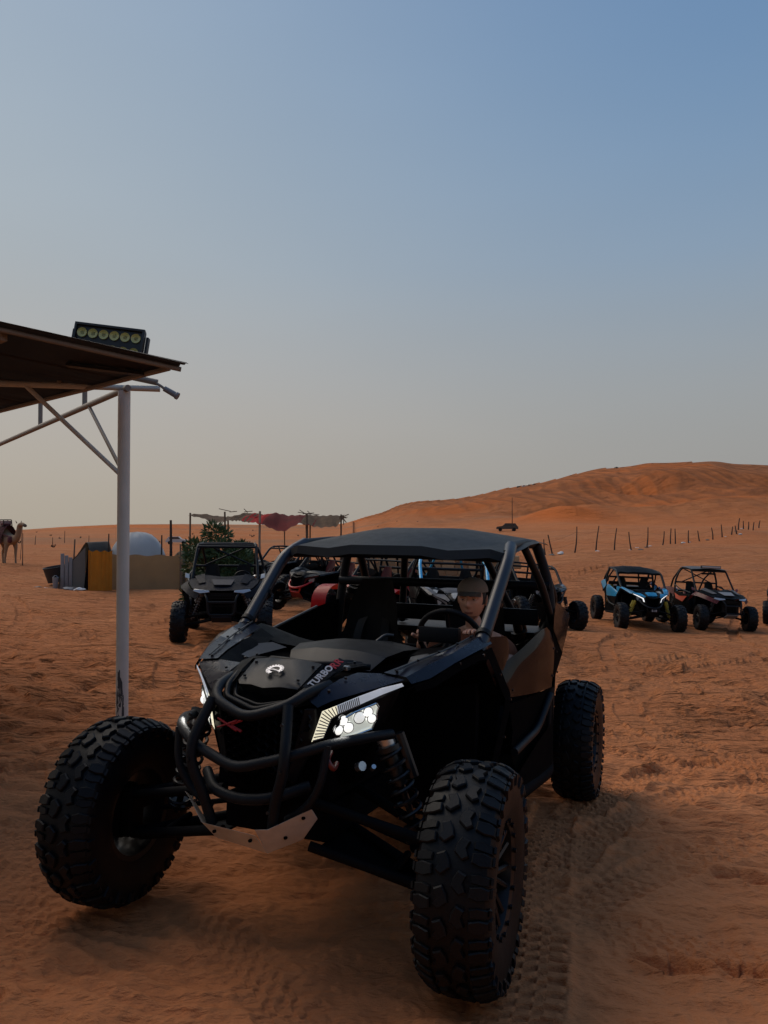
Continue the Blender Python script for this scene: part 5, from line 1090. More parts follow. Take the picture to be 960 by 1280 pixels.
    box('rear_deck', (.60, 1.0, .05), (-1.15, 0, 1.02), pl, root, bevel=.01)
    if roof:
        rows = [[(.26, -.58, 1.72), (.28, 0, 1.755), (.26, .58, 1.72)], [(-.10, -.58, 1.76), (-.10, 0, 1.80), (-.10, .58, 1.76)], [(-.58, -.54, 1.77), (-.58, 0, 1.81), (-.58, .54, 1.77)]]
        shell('roof', rows, T['roof'], root, thick=.025, bevel=.008, nu=4, nv=3)
        tube('rear_view_mirror', [(.20, -.22, 1.60), (.20, .22, 1.60)], .028, pl, root); tube('mirror_stem', [(.20, 0, 1.60), (.20, 0, 1.70)], .012, pl, root)
    if light_bar:
        lb = box('light_bar', (.06, .62, .085), (.31, 0, 1.80), M['lamp_body'], root, bevel=.008)
        box('light_bar_glass', (.01, .58, .055), (.345, 0, 1.80), T['lamp'], lb, bevel=.003)
    R, W = .37, .25
    for x, y in ((1.16, .74), (1.16, -.74), (-1.12, .74), (-1.12, -.74)): wheel(root, x, y, R, W, rad(T.get('steer', 0)) if x > 0 else 0, False, T.get('rim'), camber=2)

def place(name, label, x, y, yaw, group='buggies parked on the sand'):
    """sets a vehicle on the sloping sand with its four wheels down"""
    o = thing(name, label, 'desert buggy', group=group)
    f = Vector((math.cos(rad(yaw)), math.sin(rad(yaw)), 0)); l = Vector((-f.y, f.x, 0)); c = Vector((x, y, 0))
    h = lambda p: float(base_z(np.array([p.x]), np.array([p.y]))[0]) + float(micro(np.array([p.x]), np.array([p.y]), np.array([math.hypot(p.x, p.y)]))[0])
    zf = (h(c + f * 1.3 + l * .8) + h(c + f * 1.3 - l * .8)) / 2; zb = (h(c - f * 1.3 + l * .8) + h(c - f * 1.3 - l * .8)) / 2
    zl = (h(c + f * 1.3 + l * .8) + h(c - f * 1.3 + l * .8)) / 2; zr = (h(c + f * 1.3 - l * .8) + h(c - f * 1.3 - l * .8)) / 2
    F = (f * 2.6 + Vector((0, 0, zf - zb))).normalized(); Lx = (l * 1.6 + Vector((0, 0, zl - zr))).normalized(); Z = F.cross(Lx).normalized(); Lx = Z.cross(F)
    m = Matrix((F, Lx, Z)).transposed().to_4x4(); m.translation = Vector((x, y, (zf + zb) / 2 - .02)); o.matrix_world = m; return o
base_t = dict(THEME); base_t.update(lamp=M['lamp_off'], drl=M['grey'], wing=M['plastic'], graphic=M['plastic'], tabs=M['white'], insert=M['satin'], door=M['plastic'], quarter=M['plastic'], pillar=M['tubing'])
def th(**k): d = dict(base_t); d.update(k); return d
b = place('desert_buggy', 'black roofless buggy with open tube cage facing the camera, left of the foreground buggy', -3.02, 14.75, -82)
build_cage_buggy(b, th(paint=M['navy_dull'], tabs=M['white'], insert=M['navy_dull'], wing=M['navy_dull'], shock=M['grey']))
b = place('desert_buggy', 'dark buggy with a bright glint on its lamp, behind and beside the roofless caged one', -2.95, 23.6, -118)
build_wide_buggy(b, th(paint=M['satin'], insert=M['satin'], center=M['plastic']), roof=False)
b = place('desert_buggy', 'black buggy with a red front bar and red-black seats seen behind the screen pillar', -1.48, 20.6, -122)
build_wide_buggy(b, th(paint=M['satin'], center=M['plastic'], insert=M['grey'], bar=M['red'], bolster=M['red'], seat=M['darkred'], strap=M['darkred'], skid=M['darkred'], drl=M['darkred']), roof=False)
b = place('desert_buggy', 'buggy with bright red front wing mostly hidden behind the black passenger seat', 0.10, 17.4, -120)
build_wide_buggy(b, th(paint=M['red'], center=M['plastic'], insert=M['red'], bolster=M['red'], pillar=M['tubing'], door=M['red'], mudguard=M['red'], seat=M['darkred']), roof=False)
b = place('desert_buggy', 'black and white buggy with blue roll-cage stays seen through the foreground buggy cabin', 1.25, 14.9, -88)
build_wide_buggy(b, th(paint=M['grey'], center=M['white'], insert=M['white'], pillar=M['cyan'], stay=M['cyan'], strap=M['white'], cowl=M['grey']), roof=False)
b = place('desert_buggy', 'dark buggy partly hidden behind the foreground one, its front wheel showing beside the rear tyre', 3.80, 20.6, -76)
build_wide_buggy(b, th(paint=M['navy'], center=M['satin'], insert=M['satin'], cowl=M['grey']), roof=False)
b = place('desert_buggy', 'cyan and black buggy with black roof and yellow springs parked on the right', 7.36, 22.6, -91)
build_wide_buggy(b, th(paint=M['cyan'], center=M['cyan'], insert=M['white'], door=M['cyan'], quarter=M['cyan'], spring=M['yellow'], drl=M['drl_far'], cowl=M['plastic'], roof=M['plastic']))
pt = box('number_plate', (.008, .20, .07), (1.645, 0, .60), M['plastic'], b)
text_mesh('plate_lettering', 'E-10', .075, M['letter_white'], pt, frame_mtx((1.651, 0, .60), (0, 1, 0), (1, 0, 0)))
b = place('desert_buggy', 'dark red and black buggy with flat roof and light bar, right of the cyan one', 9.62, 23.2, -83)
build_cage_buggy(b, th(paint=M['plastic'], wing=M['darkred'], graphic=M['orange'], roof=M['grey'], tabs=M['darkred'], insert=M['grey'], door=M['plastic'], bolster=M['darkred'], shock=M['spring'], steer=-12), roof=True, light_bar=True)
b = place('desert_buggy', 'buggy cut off by the right edge of the photo with one front wheel in view', 13.20, 24.64, -120)
build_cage_buggy(b, th(paint=M['plastic'], wing=M['plastic'], rim=M['grey']))

# ------------------------------------------------------------------ camp behind the buggies
M['wood'] = mat('weathered_wood', (0.16, 0.105, 0.07), 0.9, scale=8, var=0.3, bump=0.4, bscale=40)
M['wood_pale'] = mat('pale_wood', (0.30, 0.23, 0.17), 0.9, scale=8, var=0.25)
M['wood_dark'] = mat('dark_post_wood', (0.035, 0.024, 0.02), 0.9, scale=8, var=0.3)
M['cloth_brown'] = mat('brown_ragged_cloth', (0.19, 0.12, 0.07), 0.95, scale=2.5, var=0.55, bump=0.5, bscale=30)
M['cloth_bright'] = mat('bright_red_cloth', (0.55, 0.03, 0.026), 0.95, scale=1.2, var=0.5, bump=0.5, bscale=30)
M['cloth_red'] = mat('red_ragged_cloth', (0.20, 0.020, 0.018), 0.95, scale=1.2, var=0.75, bump=0.5, bscale=30)
M['cloth_tan'] = mat('tan_shade_cloth', (0.36, 0.265, 0.16), 0.95, scale=2.5, var=0.2, bump=0.3, bscale=60)
M['cloth_yellow'] = mat('yellow_cloth', (0.46, 0.23, 0.035), 0.9, scale=3, var=0.2, bump=0.3, bscale=60)
M['cloth_white'] = mat('white_tarpaulin', (0.66, 0.66, 0.66), 0.7, scale=2, var=0.12, bump=0.3, bscale=20)
M['cloth_grey'] = mat('grey_tent_cloth', (0.15, 0.135, 0.115), 0.9, scale=2, var=0.2, bump=0.3, bscale=20)
M['cloth_olive'] = mat('olive_tent_cloth', (0.20, 0.165, 0.105), 0.9, scale=2, var=0.2, bump=0.3, bscale=20)
M['tub'] = mat('black_tub', (0.012, 0.012, 0.014), 0.6)
M['stone'] = [mat('tan_stone_%s' % n, c, 0.95, scale=9, var=0.2, bump=0.6, bscale=25) for n, c in (('pale', (0.42, 0.27, 0.15)), ('mid', (0.36, 0.215, 0.11)), ('dark', (0.29, 0.165, 0.085)))]
M['leaf'] = mat('shrub_leaf', (0.045, 0.085, 0.028), 0.6, scale=3, var=0.5)
M['leaf_light'] = mat('shrub_leaf_light', (0.085, 0.13, 0.04), 0.6, scale=3, var=0.4)
M['fur'] = mat('camel_fur', (0.25, 0.16, 0.095), 0.95, scale=7, var=0.2, bump=0.5, bscale=80)
M['fur_dark'] = mat('dark_camel_fur', (0.075, 0.05, 0.035), 0.95, scale=7, var=0.2)
M['saddle'] = mat('maroon_saddle_cloth', (0.09, 0.022, 0.028), 0.9, scale=14, var=0.3)
M['tag'] = mat('pale_woven_band', (0.42, 0.34, 0.32), 0.9, scale=30, var=0.3)
M['car_black'] = mat('dark_car_paint', (0.02, 0.02, 0.022), 0.3, coat=0.5); M['car_white'] = mat('pale_car_paint', (0.45, 0.45, 0.45), 0.35, coat=0.4); M['glass'] = mat('dark_car_glass', (0.02, 0.025, 0.03), 0.08, spec=0.8)
rnd = random.Random(21)
def pole(name, label, cat, x, y, h, r=.035, lean=(0, 0), m=None, group=None, bend=.0, sink=.15):
    z = gz(x, y); o = thing(name, label, cat, (x, y, z - sink), 0, group); top = Vector((lean[0], lean[1], h + sink)); mid = top * .5 + Vector((rnd.uniform(-1, 1) * bend, rnd.uniform(-1, 1) * bend, 0))
    tube('shaft', [(0, 0, 0), mid, top], r, m or M['wood'], o, seg=7, bend=h * .3, rr=(r * 1.15, r * .75)); return o
def single(o, label, cat, group=None):
    return tag(o, label, cat, group)
# ragged canopy: cloth strips over poles
can = thing('shade_canopy', 'ragged brown and red cloth canopy on crooked poles behind the caged buggy', 'canopy', (-4.4, 28.3, gz(-4.4, 28.3)))
c0 = Vector(can.location)
def canpt(px, dy, z): return Vector(((px - 480) / 960 * 28.0, 28.0 + dy, z)) - c0
def topz(px):
    return float(np.interp(px, [236, 252, 268, 285, 300, 315, 330, 345, 370, 395, 415, 430], [2.02, 1.98, 1.92, 2.10, 2.09, 2.03, 2.10, 2.00, 2.02, 1.98, 2.0, 1.95]))
def sag(px):
    return float(np.interp(px, [236, 255, 270, 285, 300, 318, 330, 345, 356, 375, 400, 420, 430], [0.05, 0.10, 0.22, .30, .28, .30, .42, .52, .56, .30, .42, .40, .08]))
for i, (a, b, mm, lab) in enumerate(((236, 292, 'cloth_brown', 0), (289, 312, 'cloth_brown', 0), (302, 334, 'cloth_bright', 0), (328, 392, 'cloth_red', 0), (376, 430, 'cloth_brown', 0))):
    rows = []
    for k in range(9):
        t = k / 8; row = []
        for j in range(22):
            px = a + (b - a) * j / 21; z = topz(px) + .05 * math.sin(j * 1.7 + k) * .4
            front = sag(px) * 1.15 * (1 - t) ** 1.8
            row.append(canpt(px, 3.6 * t - .15, z - front + .10 * math.sin(math.pi * t) * math.cos(j * .5) * .4 + rnd.uniform(-.014, .014) + (.004 * i)))
        rows.append(row)
    shell('canopy_cloth', rows, M[mm], can, thick=.012, bevel=0, angle=80)
for px, dy, s_ in ((237, .1, 1), (281, .0, 1), (325, 0, 1.2), (341, 3.2, .8), (378, 3.0, .9), (383, .1, 1.4), (426, .2, .9), (262, 3.3, 1)):
    x = (px - 480) / 960 * 28; y = 28 + dy; z = gz(x, y); tube('canopy_pole', [Vector((x + rnd.uniform(-.12, .12), y, z - .2)) - c0, Vector((x + rnd.uniform(-.04, .04), y, (z + topz(px)) / 2)) - c0, Vector((x, y, topz(px) + .04)) - c0], .035 * s_, M['wood_pale'] if px in (325, 341) else M['wood'], can, seg=7, bend=.5)
for k in range(12):
    px = rnd.choice([240, 250, 280, 285, 292, 300, 306, 330, 380, 388, 392, 425, 428, 430]) + rnd.uniform(-4, 4); z = topz(px)
    a = canpt(px, rnd.uniform(0, 1.2), z + .02); tube('canopy_stick', [a, a + Vector((rnd.uniform(-.45, .45), rnd.uniform(-.2, .2), rnd.uniform(-.05, .16)))], .014, M['wood'], can, seg=5)
for k in range(7):
    a = canpt(428 + rnd.uniform(-3, 3), .1, 1.95); tube('hanging_rag', [a, a + Vector((rnd.uniform(-.1, .2), 0, rnd.uniform(-.45, .25)))], .018, M['cloth_brown'], can, seg=5)
# loose poles round it
for px, Y, h, r_, lean, lab in ((318, 31, 1.5, .03, (.25, 0), 'thin pole leaning under the brown and red canopy, left of the pale one'), (360, 36, 1.2, .025, (.05, 0), 'short thin pole standing on the sand behind the canopy'), (374, 29.5, 1.6, .03, (.1, 0), 'dark pole close beside the thick canopy post'),
                               (227, 24.5, 1.6, .035, (.75, 0), 'long pole leaning to the right beside the caged buggy')):
    pole('wooden_pole', lab, 'pole', (px - 480) / 960 * Y, Y, h, r_, lean, bend=.05)
# green shrub
shrub = thing('shrub', 'dense green shrub standing behind the roofless caged buggy', 'shrub', (-3.85, 17.6, gz(-3.85, 17.6)))
for k in range(9):
    a = rnd.uniform(0, 6.28); d = rnd.uniform(.1, .5); tube('branch', [(0, 0, -.05), (.4 * d * math.cos(a), .4 * d * math.sin(a), .8), (d * math.cos(a), d * math.sin(a), 1.6)], .016, M['wood_dark'], shrub, seg=5, bend=.2)
def leaves(name, n, m, parent, fn, size, seed):
    r = np.random.RandomState(seed); V = []; F = []
    for i in range(n):
        p, out = fn(r); d = out + r.normal(0, .45, 3) + np.array([0, 0, .35]); d /= np.linalg.norm(d); sd = np.cross(d, r.normal(0, 1, 3)); sd /= np.linalg.norm(sd); L = size * r.uniform(.6, 1.3); w = L * .14; nn = np.cross(d, sd) * L * .06
        b = len(V); V += [p, p + d * L * .5 + sd * w + nn, p + d * L, p + d * L * .5 - sd * w + nn]; F += [(b, b + 1, b + 2), (b, b + 2, b + 3)]
    me = bpy.data.meshes.new(name); me.from_pydata([tuple(v) for v in V], [], F); me.materials.append(m); o = link(bpy.data.objects.new(name, me), parent); o['kind'] = 'stuff'; return o
CL = [(rnd.uniform(-.42, .66), rnd.uniform(-.5, .5), rnd.uniform(.45, 1.62), rnd.uniform(.16, .34)) for _ in range(34)] + [(-.05, 0, 1.95, .22), (.10, 0, 1.85, .24), (.62, 0, 1.55, .18), (-.35, 0, 1.6, .16)]
def shr(r):
    c = CL[r.randint(len(CL))]; v = r.normal(0, 1, 3); v /= np.linalg.norm(v); return np.array(c[:3]) * np.array([1, 1, 1 - .10 * abs(c[0])]) + v * c[3] * r.uniform(.4, 1) ** .5, v
leaves('foliage', 9500, M['leaf'], shrub, shr, .13, 3); leaves('foliage', 3200, M['leaf_light'], shrub, shr, .13, 4)
# stone wall seen through the foreground cabin
wall = thing('stone_wall', 'low wall of tan stone blocks seen through the cabin of the foreground buggy', 'wall', (1.75, 26.5, gz(1.75, 26.5)))
prot = {}
for mi in range(3):
    for v in range(3):
        bm = bmesh.new(); bm_box(bm, (.36, .26, .22), bevel=.028)
        for q in bm.verts: q.co += Vector((rnd.uniform(-.012, .012), rnd.uniform(-.012, .012), rnd.uniform(-.012, .012)))
        me = bpy.data.meshes.new('stone_block'); bm.to_mesh(me); bm.free(); me.materials.append(M['stone'][mi]); prot[mi, v] = me
for r_ in range(9):
    x = -2.7 + (.19 if r_ % 2 else 0)
    while x < 2.6:
        w = rnd.uniform(.8, 1.25); o = link(bpy.data.objects.new('stone_block', prot[rnd.randrange(3), rnd.randrange(3)]), wall)
        o.location = (x + .18 * w, rnd.uniform(-.02, .02), .02 + r_ * .225); o.scale = (w, 1, rnd.uniform(.96, 1.0)); o.rotation_euler = (rnd.uniform(-.03, .03), rnd.uniform(-.03, .03), rnd.uniform(-.03, .03)); x += .375 * w
# compound: cloth fences, tents, tubs
def cloth_fence(name, label, p, q, h, m, folds, amp, group=None, posts=True, hvar=.0):
    z0 = gz(*p); o = thing(name, label, 'cloth screen', (p[0], p[1], z0), 0, group); n = max(12, int(folds * 8)); rows = []
    d = Vector((q[0] - p[0], q[1] - p[1], 0)); nn = Vector((-d.y, d.x, 0)).normalized()
    for k in range(6):
        t = k / 5; row = []
        for j in range(n + 1):
            u = j / n; g = gz(p[0] + d.x * u, p[1] + d.y * u) - z0
            hh = h * (1 + hvar * math.sin(u * 5)) - .05 * math.sin(u * math.pi * 3) ** 2
            row.append(d * u + nn * amp * (math.sin(u * folds * 2 * math.pi + 1.3 * math.sin(u * 7)) * (.6 + .5 * math.sin(u * 11 + 1)) + .5 * math.sin(u * folds * 4.7 + 2.2 * t)) * (.5 + .5 * t) + Vector((0, 0, g - .08 + (hh + .08) * t)))
        rows.append(row)
    shell('cloth', rows, m, o, thick=.010, bevel=0, angle=80); return o
cloth_fence('cloth_screen', 'mustard yellow cloth hanging at the end of the brown screen fence', (-8.92, 23.2), (-8.32, 23.55), 1.24, M['cloth_yellow'], 5, .035)
cloth_fence('cloth_screen', 'brown cloth screen fence in front of the white tarpaulin dome', (-8.40, 23.7), (-6.45, 24.6), 1.12, M['cloth_tan'], 3, .03)
cloth_fence('cloth_screen', 'shorter brown cloth screen between the dome and the caged buggy', (-6.42, 24.9), (-4.9, 25.6), 1.0, M['cloth_tan'], 3, .03)
cloth_fence('cloth_screen', 'faded olive cloth screen sagging behind the shrub', (-5.9, 30.5), (-2.2, 31.5), .72, M['cloth_olive'], 5, .05)
for x, y, h, r_, lab, mm in ((-6.47, 24.5, 1.45, .035, 'grey fence post at the right end of the brown screen', 'wood'), (-8.93, 26.2, 2.1, .05, 'thick grey post rising over the tent ridge', 'wood'), (-8.6, 23.9, 1.75, .025, 'thin dark stick between the yellow cloth and the dome', 'wood_dark'),
                             (-10.1, 25.0, 1.55, .03, 'short post beside the grey metal panels', 'wood'), (-7.35, 25.3, 1.75, .03, 'dark stick leaning against the white dome', 'wood_dark'), (-7.9, 26.0, 1.25, .03, 'dark stick standing in front of the middle of the dome', 'wood_dark'),
                             (-7.45, 26.8, 2.35, .055, 'dark forked post rising above the dome', 'wood_dark'), (-6.95, 26.2, 1.2, .025, 'thin stick in the middle of the olive tent', 'wood')):
    pole('wooden_post', lab, 'post', x, y, h, r_, (rnd.uniform(-.08, .08), 0), M[mm], 'posts and sticks round the camp', .03)
def dome(name, label, x, y, rx, ry, h, m, seed, cat='tent'):
    rr_ = random.Random(seed); o = thing(name, label, cat, (x, y, gz(x, y))); rows = []
    for k in range(10):
        ph = k / 9 * math.pi / 2; rows.append([(rx * math.cos(ph) ** .75 * math.cos(a) * (1 + .05 * math.sin(5 * a + seed)), ry * math.cos(ph) ** .75 * math.sin(a) * (1 + .05 * math.sin(3 * a)), h * math.sin(ph) ** .9 - .05 + .02 * math.sin(a * 9 + ph * 4)) for a in [2 * math.pi * j / 40 for j in range(41)]])
    shell('tarpaulin', rows, m, o, thick=.01, bevel=0, angle=70); return o
dome('dome_tent', 'rounded hut covered with a white tarpaulin behind the brown screen', -8.42, 26.2, 1.05, 1.0, 1.92, M['cloth_white'], 1)
dome('small_tent', 'small olive cloth shelter to the right of the white dome', -6.85, 26.6, .62, .8, 1.35, M['cloth_olive'], 2)
tt = thing('ridge_tent', 'low grey ridge tent with a black sheet filling its end opening behind the yellow cloth', 'tent', (-9.72, 25.2, gz(-9.72, 25.2))); tt.scale = (.55, 1, 1.02)
shell('tent_cloth', [[(.92, -1.0, -.05), (.98, 1.0, -.05)], [(.66, -.9, 1.42), (.72, .9, 1.42)], [(.05, -.95, 1.05), (.1, .9, 1.05)], [(-.75, -1, .62), (-.7, 1, .62)], [(-1.0, -1, -.05), (-1.0, 1, -.05)]], M['cloth_grey'], tt, thick=.012, bevel=0, nu=3, nv=4, angle=60)
plate('tent_end', [(-.98, -.97, -.05), (-.73, -.96, .60), (.05, -.93, 1.03), (.50, -.90, 1.30), (.55, -.93, -.05)], (0, .015, 0), M['cloth_grey'], tt, bevel=0)
plate('dark_opening_sheet', [(.50, -.99, .0), (.70, -.93, 1.34), (.82, -.97, .0)], (0, .01, 0), M['void'], tt, bevel=0)  # black sheet stands in for the shade inside the tent
mp = thing('metal_panel', 'upright grey metal panels at the left end of the camp', 'metal panel', (-10.02, 24.2, gz(-10.02, 24.2)))
for k in range(3): box('panel', (.11, .03, 1.15 - .12 * k), (.12 * k - .1, .02 * k, .52), M['grey'], mp, bevel=.004)
tb_ = thing('black_tub', 'black plastic tub tipped against the camp, left of the metal panels', 'tub', (-10.95, 25.8, gz(-10.95, 25.8)))
bm = bmesh.new(); bm_lathe(bm, [(.0, 0), (.30, 0), (.38, .50), (.36, .50), (.28, .03), (.0, .03)], 22, axis='Z'); u_ = from_bm('tub_shell', bm, M['tub'], tb_); u_.location = (0, 0, .12); u_.rotation_euler = (rad(6), rad(-8), 0)
tube('tub_rim', [(.375 * math.cos(2 * math.pi * k / 22), .375 * math.sin(2 * math.pi * k / 22), .5) for k in range(23)], .02, M['tub'], u_, seg=6, bend=0)
bk = thing('white_bucket', 'small pale bucket at the foot of the metal panels', 'bucket', (-10.25, 24.0, gz(-10.25, 24.0)))
bm = bmesh.new(); bm_lathe(bm, [(.0, 0), (.07, 0), (.09, .34), (.08, .34), (.06, .02), (.0, .02)], 16, axis='Z'); from_bm('bucket_shell', bm, M['grey'], bk); tube('handle', [(-.09, 0, .34), (0, 0, .42), (.09, 0, .34)], .006, M['steel'], bk, seg=5)
# litter
def crumple(label, x, y, s, m, cat='litter', flat=.35, group='litter on the sand'):
    bm = bmesh.new(); bmesh.ops.create_icosphere(bm, subdivisions=2, radius=s)
    for v in bm.verts: v.co *= rnd.uniform(.65, 1.15); v.co.z *= flat
    o = from_bm('litter', bm, m, None, angle=20); o.location = (x, y, gz(x, y) + s * flat * .4); o.rotation_euler = (0, 0, rnd.uniform(0, 6)); return tag(o, label, cat, group)
for lab, x, y, s, m in (('white scrap of litter near the camel', -14.1, 32.5, .14, 'cloth_white'), ('pale scrap of litter between the camel and the camp', -12.4, 30.5, .11, 'cloth_white'), ('dark lump lying on the sand left of the camp', -10.6, 23.6, .16, 'tub'), ('small white scrap beside the metal panels', -10.35, 23.5, .12, 'cloth_white'),
                        ('pale scrap in front of the grey tent', -9.7, 23.7, .22, 'grey'), ('long pale scrap at the foot of the yellow cloth', -9.3, 23.5, .18, 'cloth_white'), ('brown scrap beside the white scrap at the panels', -10.1, 23.35, .15, 'wood')):
    crumple(lab, x, y, s, M[m])
FL = [(8.7, 41.0), (9.3, 41.5), (10.1, 42.0), (13.9, 45.5), (14.4, 46.0), (16.6, 49.5), (17.8, 51), (19.6, 55), (21.6, 58), (23.0, 60.5), (24.2, 62), (25.5, 63), (27.2, 65), (30.0, 67), (31.6, 69), (33.2, 72), (36, 78), (12.2, 43.5), (15.3, 47.0)]
for i, (x, y) in enumerate(FL):
    crumple('white scrap of litter along the foot of the wire fence', x + rnd.uniform(-.5, .5), y + rnd.uniform(-.4, .4), rnd.uniform(.09, .2), M['cloth_white'] if i % 3 else M['cloth_grey'], group='scraps along the wire fence')
# wire fence on the right
FP = [(8.7, 41.2, .9), (10.46, 42.24, 1.35), (12.0, 43.6, 1.35), (13.41, 44.74, 1.25), (14.9, 46.19, 1.20), (17.17, 50.29, 1.25), (20.4, 56.4, 1.15), (22.0, 59.04, 1.15), (22.6, 59.6, 1.2), (24.8, 62.54, 1.1), (26.33, 64.04, 1.0), (27.9, 65.2, .95), (29.5, 67.0, 1.0), (31.2, 69.0, .8), (32.0, 69.6, .85), (34.15, 74.04, 1.1), (37.2, 79.5, 1.0), (40.5, 85.5, 1.0), (44.2, 92, 1.0), (48.3, 99, 1.0)]
fen = thing('wire_fence', 'crooked dark wooden fence with thin wires running up to the dune on the right', 'fence', (FP[1][0], FP[1][1], gz(FP[1][0], FP[1][1])))
f0 = Vector(fen.location); tops = []
for x, y, h in FP:
    z = gz(x, y); lx = rnd.uniform(-.20, .20); h *= rnd.uniform(.85, 1.12); a = Vector((x, y, z - .2)) - f0; b_ = Vector((x + lx, y, z + h)) - f0
    r_ = .030 * y / 50 + .012; tube('fence_post', [a, (a + b_) / 2 + Vector((rnd.uniform(-.07, .07), 0, 0)), b_], r_, M['wood_dark'], fen, seg=6, bend=.4, rr=(r_ * 1.15, r_ * .7)); tops.append((a, b_))
for t in (.45, .8):
    for (a, b_), (c, d) in zip(tops, tops[1:]):
        p, q = a.lerp(b_, t), c.lerp(d, t); tube('fence_wire', [p, (p + q) / 2 - Vector((0, 0, .06)), q], .0035, M['wood_dark'], fen, seg=4, bend=0)
# tall whip antenna and small distant posts
pole('thin_mast', 'thin tall mast standing on the sand behind the foreground buggy roof', 'mast', 16.2, 97.0, 4.3, .05, (0, 0), M['wood_dark'])
pole('short_post', 'short leaning post just above the foreground buggy roof corner', 'post', 9.3, 42.4, 1.0, .04, (-.25, 0), M['wood_dark'])
for i, (px, Y, h) in enumerate(((44, 85, 1.0), (81, 95, 1.5), (111, 90, 1.0), (66, 86, .8))):
    pole('distant_post', ('leftmost distant post, just right of the camel', 'tallest distant post, far behind the grey tent', 'rightmost distant post, left of the cream pipe', 'shortest distant post, between the camel and the tent')[i], 'post', (px - 480) / 960 * Y, Y, h, .035, (rnd.uniform(-.1, .1), 0), M['wood_dark'], 'distant posts on the left', 0)
pole('camel_stake', 'thin stake standing in the sand beside the camel', 'stake', -15.7, 33.4, 1.45, .018, (0, 0), M['wood_dark'])
# camel
camel = thing('camel', 'saddled camel standing at the left edge of the photo, looking right', 'camel', (-17.02, 34.6, gz(-16.85, 34.6)), rad(-38))
cb = skin_obj('camel_body', [((-.62, 0, 1.22), (.24, .22), None), ((-.30, 0, 1.20), (.31, .30), 0), ((.05, 0, 1.20), (.34, .34), 1), ((.42, 0, 1.14), (.31, .32), 2), ((.66, 0, 1.10), (.21, .24), 3), ((.92, 0, 1.12), (.15, .19), 4), ((1.10, 0, 1.30), (.13, .16), 5), ((1.18, 0, 1.54), (.115, .13), 6), ((1.22, 0, 1.76), (.125, .12), 7), ((1.42, 0, 1.80), (.105, .10), 8), ((1.62, 0, 1.75), (.080, .075), 9), ((1.76, 0, 1.71), (.06, .055), 10),
    ((-.15, 0, 1.48), (.20, .20), 1), ((-.15, 0, 1.66), (.09, .10), 12),
    ((.50, .18, .92), (.12, .12), 3), ((.52, .19, .66), (.075, .07), 14), ((.50, .19, .50), (.068, .062), 15), ((.51, .19, .28), (.042, .042), 16), ((.52, .19, .08), (.045, .045), 17), ((.56, .19, .03), (.075, .06), 18),
    ((.44, -.18, .92), (.12, .12), 3), ((.40, -.19, .66), (.075, .07), 20), ((.36, -.19, .50), (.068, .062), 21), ((.33, -.19, .28), (.042, .042), 22), ((.32, -.19, .08), (.045, .045), 23), ((.36, -.19, .03), (.075, .06), 24),
    ((-.62, .18, .95), (.15, .14), 0), ((-.54, .19, .72), (.09, .085), 26), ((-.70, .19, .48), (.055, .055), 27), ((-.66, .19, .26), (.042, .042), 28), ((-.64, .19, .08), (.045, .045), 29), ((-.60, .19, .03), (.075, .06), 30),
    ((-.60, -.18, .95), (.15, .14), 0), ((-.48, -.19, .72), (.09, .085), 32), ((-.62, -.19, .48), (.055, .055), 33), ((-.57, -.19, .26), (.042, .042), 34), ((-.55, -.19, .08), (.045, .045), 35), ((-.51, -.19, .03), (.075, .06), 36),
    ((-.86, 0, 1.15), (.04, .04), 0), ((-.92, 0, .85), (.03, .03), 38)], M['fur'], camel)
for s in (1, -1):
    tube('ear', [(1.16, .09 * s, 1.84), (1.12, .13 * s, 1.95)], .022, M['fur'], camel, seg=6, rr=(.026, .010))
skin_obj('muzzle', [((1.58, 0, 1.765), (.090, .084), None), ((1.68, 0, 1.74), (.084, .078), 0), ((1.79, 0, 1.705), (.070, .06), 1)], M['fur_dark'], camel)
rows = [[(x, y * (1 if abs(x + .1) < .3 else .95), z) for y, z in ((-.37, .95), (-.385, 1.22), (-.27, 1.52), (-.10, 1.74), (.10, 1.74), (.27, 1.52), (.385, 1.22), (.37, .95))] for x in (-.50, -.2, .10, .34)]
shell('saddle_blanket', rows, M['saddle'], camel, thick=.03, bevel=.005, nu=2, nv=2, angle=60)
sdl = bpy.data.objects.new('saddle', None); link(sdl, camel)
box('saddle_box', (.34, .36, .20), (-.05, 0, 1.86), M['saddle'], sdl, bevel=.03); box('saddle_band', (.35, .37, .035), (-.05, 0, 1.86), M['tag'], sdl, bevel=.01); box('saddle_band', (.35, .37, .03), (-.05, 0, 1.935), M['tag'], sdl, bevel=.01)
tube('saddle_frame', [(-.24, -.20, 1.70), (-.22, -.18, 2.0), (-.22, .18, 2.0), (-.24, .20, 1.70)], .02, M['wood_dark'], sdl); tube('saddle_frame', [(.14, -.20, 1.70), (.12, -.18, 2.0), (.12, .18, 2.0), (.14, .20, 1.70)], .02, M['wood_dark'], sdl)
tube('chest_strap', [(.36, -.30, 1.35), (.72, -.16, 1.22), (.80, 0, 1.18), (.72, .16, 1.22), (.36, .30, 1.35)], .025, M['saddle'], camel, bend=.1)
tube('halter_rope', [(1.58, -.05, 1.75), (1.50, -.03, 1.4), (1.42, -.05, .25)], .012, M['fur_dark'], camel, seg=5)
skin_obj('saddle_bag', [((.70, -.16, 1.28), (.10, .10), None), ((.78, -.20, 1.10), (.13, .11), 0), ((.74, -.20, .95), (.09, .08), 1)], M['saddle'], camel)
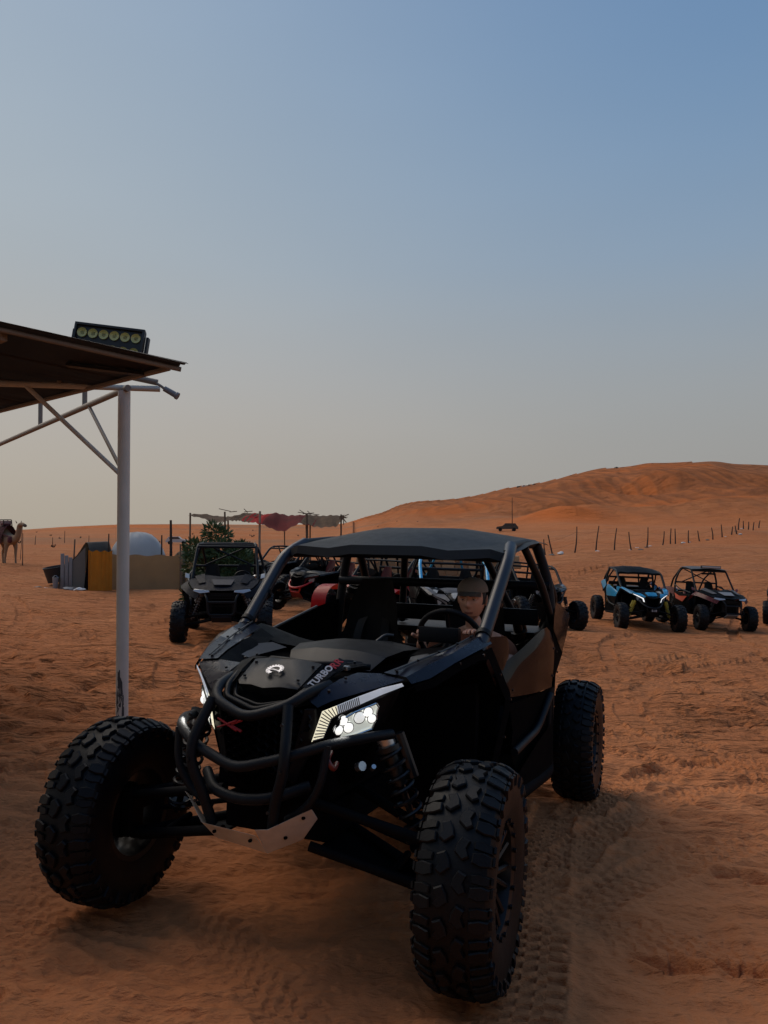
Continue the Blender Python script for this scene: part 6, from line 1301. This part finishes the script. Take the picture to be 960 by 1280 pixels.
# distant cars
def far_car(label, x, y, L, m, yaw, group=None, truck=False):
    o = thing('distant_car', label, 'car', (x, y, gz(x, y)), yaw, group); k = L / 4.6
    prof = [(-2.3, .45), (-2.3, 1.0), (-2.1, 1.08), (-1.7, 1.68), (.4, 1.70), (1.0, 1.12), (2.1, .98), (2.3, .75), (2.3, .45)] if not truck else [(-2.5, .5), (-2.5, 1.05), (-.5, 1.05), (-.4, 1.72), (.7, 1.72), (1.2, 1.12), (2.3, 1.0), (2.4, .5)]
    bm = bmesh.new(); a = [bm.verts.new((p[0] * k, -.88 * k, p[1] * k)) for p in prof]; f = bm.faces.new(a); r = bmesh.ops.extrude_face_region(bm, geom=[f]); bmesh.ops.translate(bm, verts=[g_ for g_ in r['geom'] if isinstance(g_, bmesh.types.BMVert)], vec=(0, 1.76 * k, 0)); bmesh.ops.recalc_face_normals(bm, faces=bm.faces); from_bm('car_body', bm, m, o)
    for s in (1, -1): plate('side_window', [((-1.55 if not truck else -.3) * k, .885 * k * s, 1.15 * k), ((-1.5 if not truck else -.28) * k, .885 * k * s, 1.58 * k), (.35 * k, .885 * k * s, 1.58 * k), (.8 * k, .885 * k * s, 1.15 * k)], (0, .01 * s, 0), M['glass'], o, bevel=0)
    for sx in (-1.45, 1.45):
        for s in (1, -1): tube('wheel', [(sx * k, .70 * k * s, .36 * k), (sx * k, .90 * k * s, .36 * k)], .38 * k, M['tyre'], o, seg=16)
    return o
far_car('dark four-wheel-drive car parked on the sand behind the foreground buggy roof', 18.2, 113.5, 3.2, M['car_black'], rad(172))
for i, (px, D, m_, lab) in enumerate(((649, 474, 'car_black', 'dark car on the dune crest, leftmost of its row'), (655.5, 474, 'car_white', 'pale car on the dune crest, second of its row'), (662, 474, 'car_black', 'dark car on the dune crest, third of its row'), (668, 476, 'car_black', 'dark car on the dune crest, right end of its row'), (771, 514, 'car_black', 'lone dark car near the highest part of the dune crest'))):
    a = math.atan((px - 480) / 960); far_car(lab, D * math.sin(a), D * math.cos(a), 3.0, M[m_], rad(10 * i), None)
far_car('small white car far behind the olive tent, left of the leaning pole', -24.5, 91.0, 2.5, M['car_white'], rad(6))
# sparse dry scrub as dark dots on the flats
r = np.random.RandomState(5); V = []; F = []
for i in range(36):
    a = rad(r.uniform(-34, 4)); d = r.uniform(75, 200); x, y = d * math.sin(a), d * math.cos(a); z = gz(x, y)
    for k in range(9):
        b_ = len(V); w = r.uniform(.1, .28); an = r.uniform(0, 6.28); V += [(x, y, z), (x + w * math.cos(an), y + w * math.sin(an), z + r.uniform(.1, .4)), (x + w * math.cos(an + .5), y + w * math.sin(an + .5), z + r.uniform(.05, .35))]; F.append((b_, b_ + 1, b_ + 2))
me = bpy.data.meshes.new('dry_scrub'); me.from_pydata(V, [], F); me.materials.append(M['wood_dark']); o = link(bpy.data.objects.new('dry_scrub', me)); o['kind'] = 'stuff'; o['label'] = 'small dry scrub scattered over the far flats'; o['category'] = 'scrub'
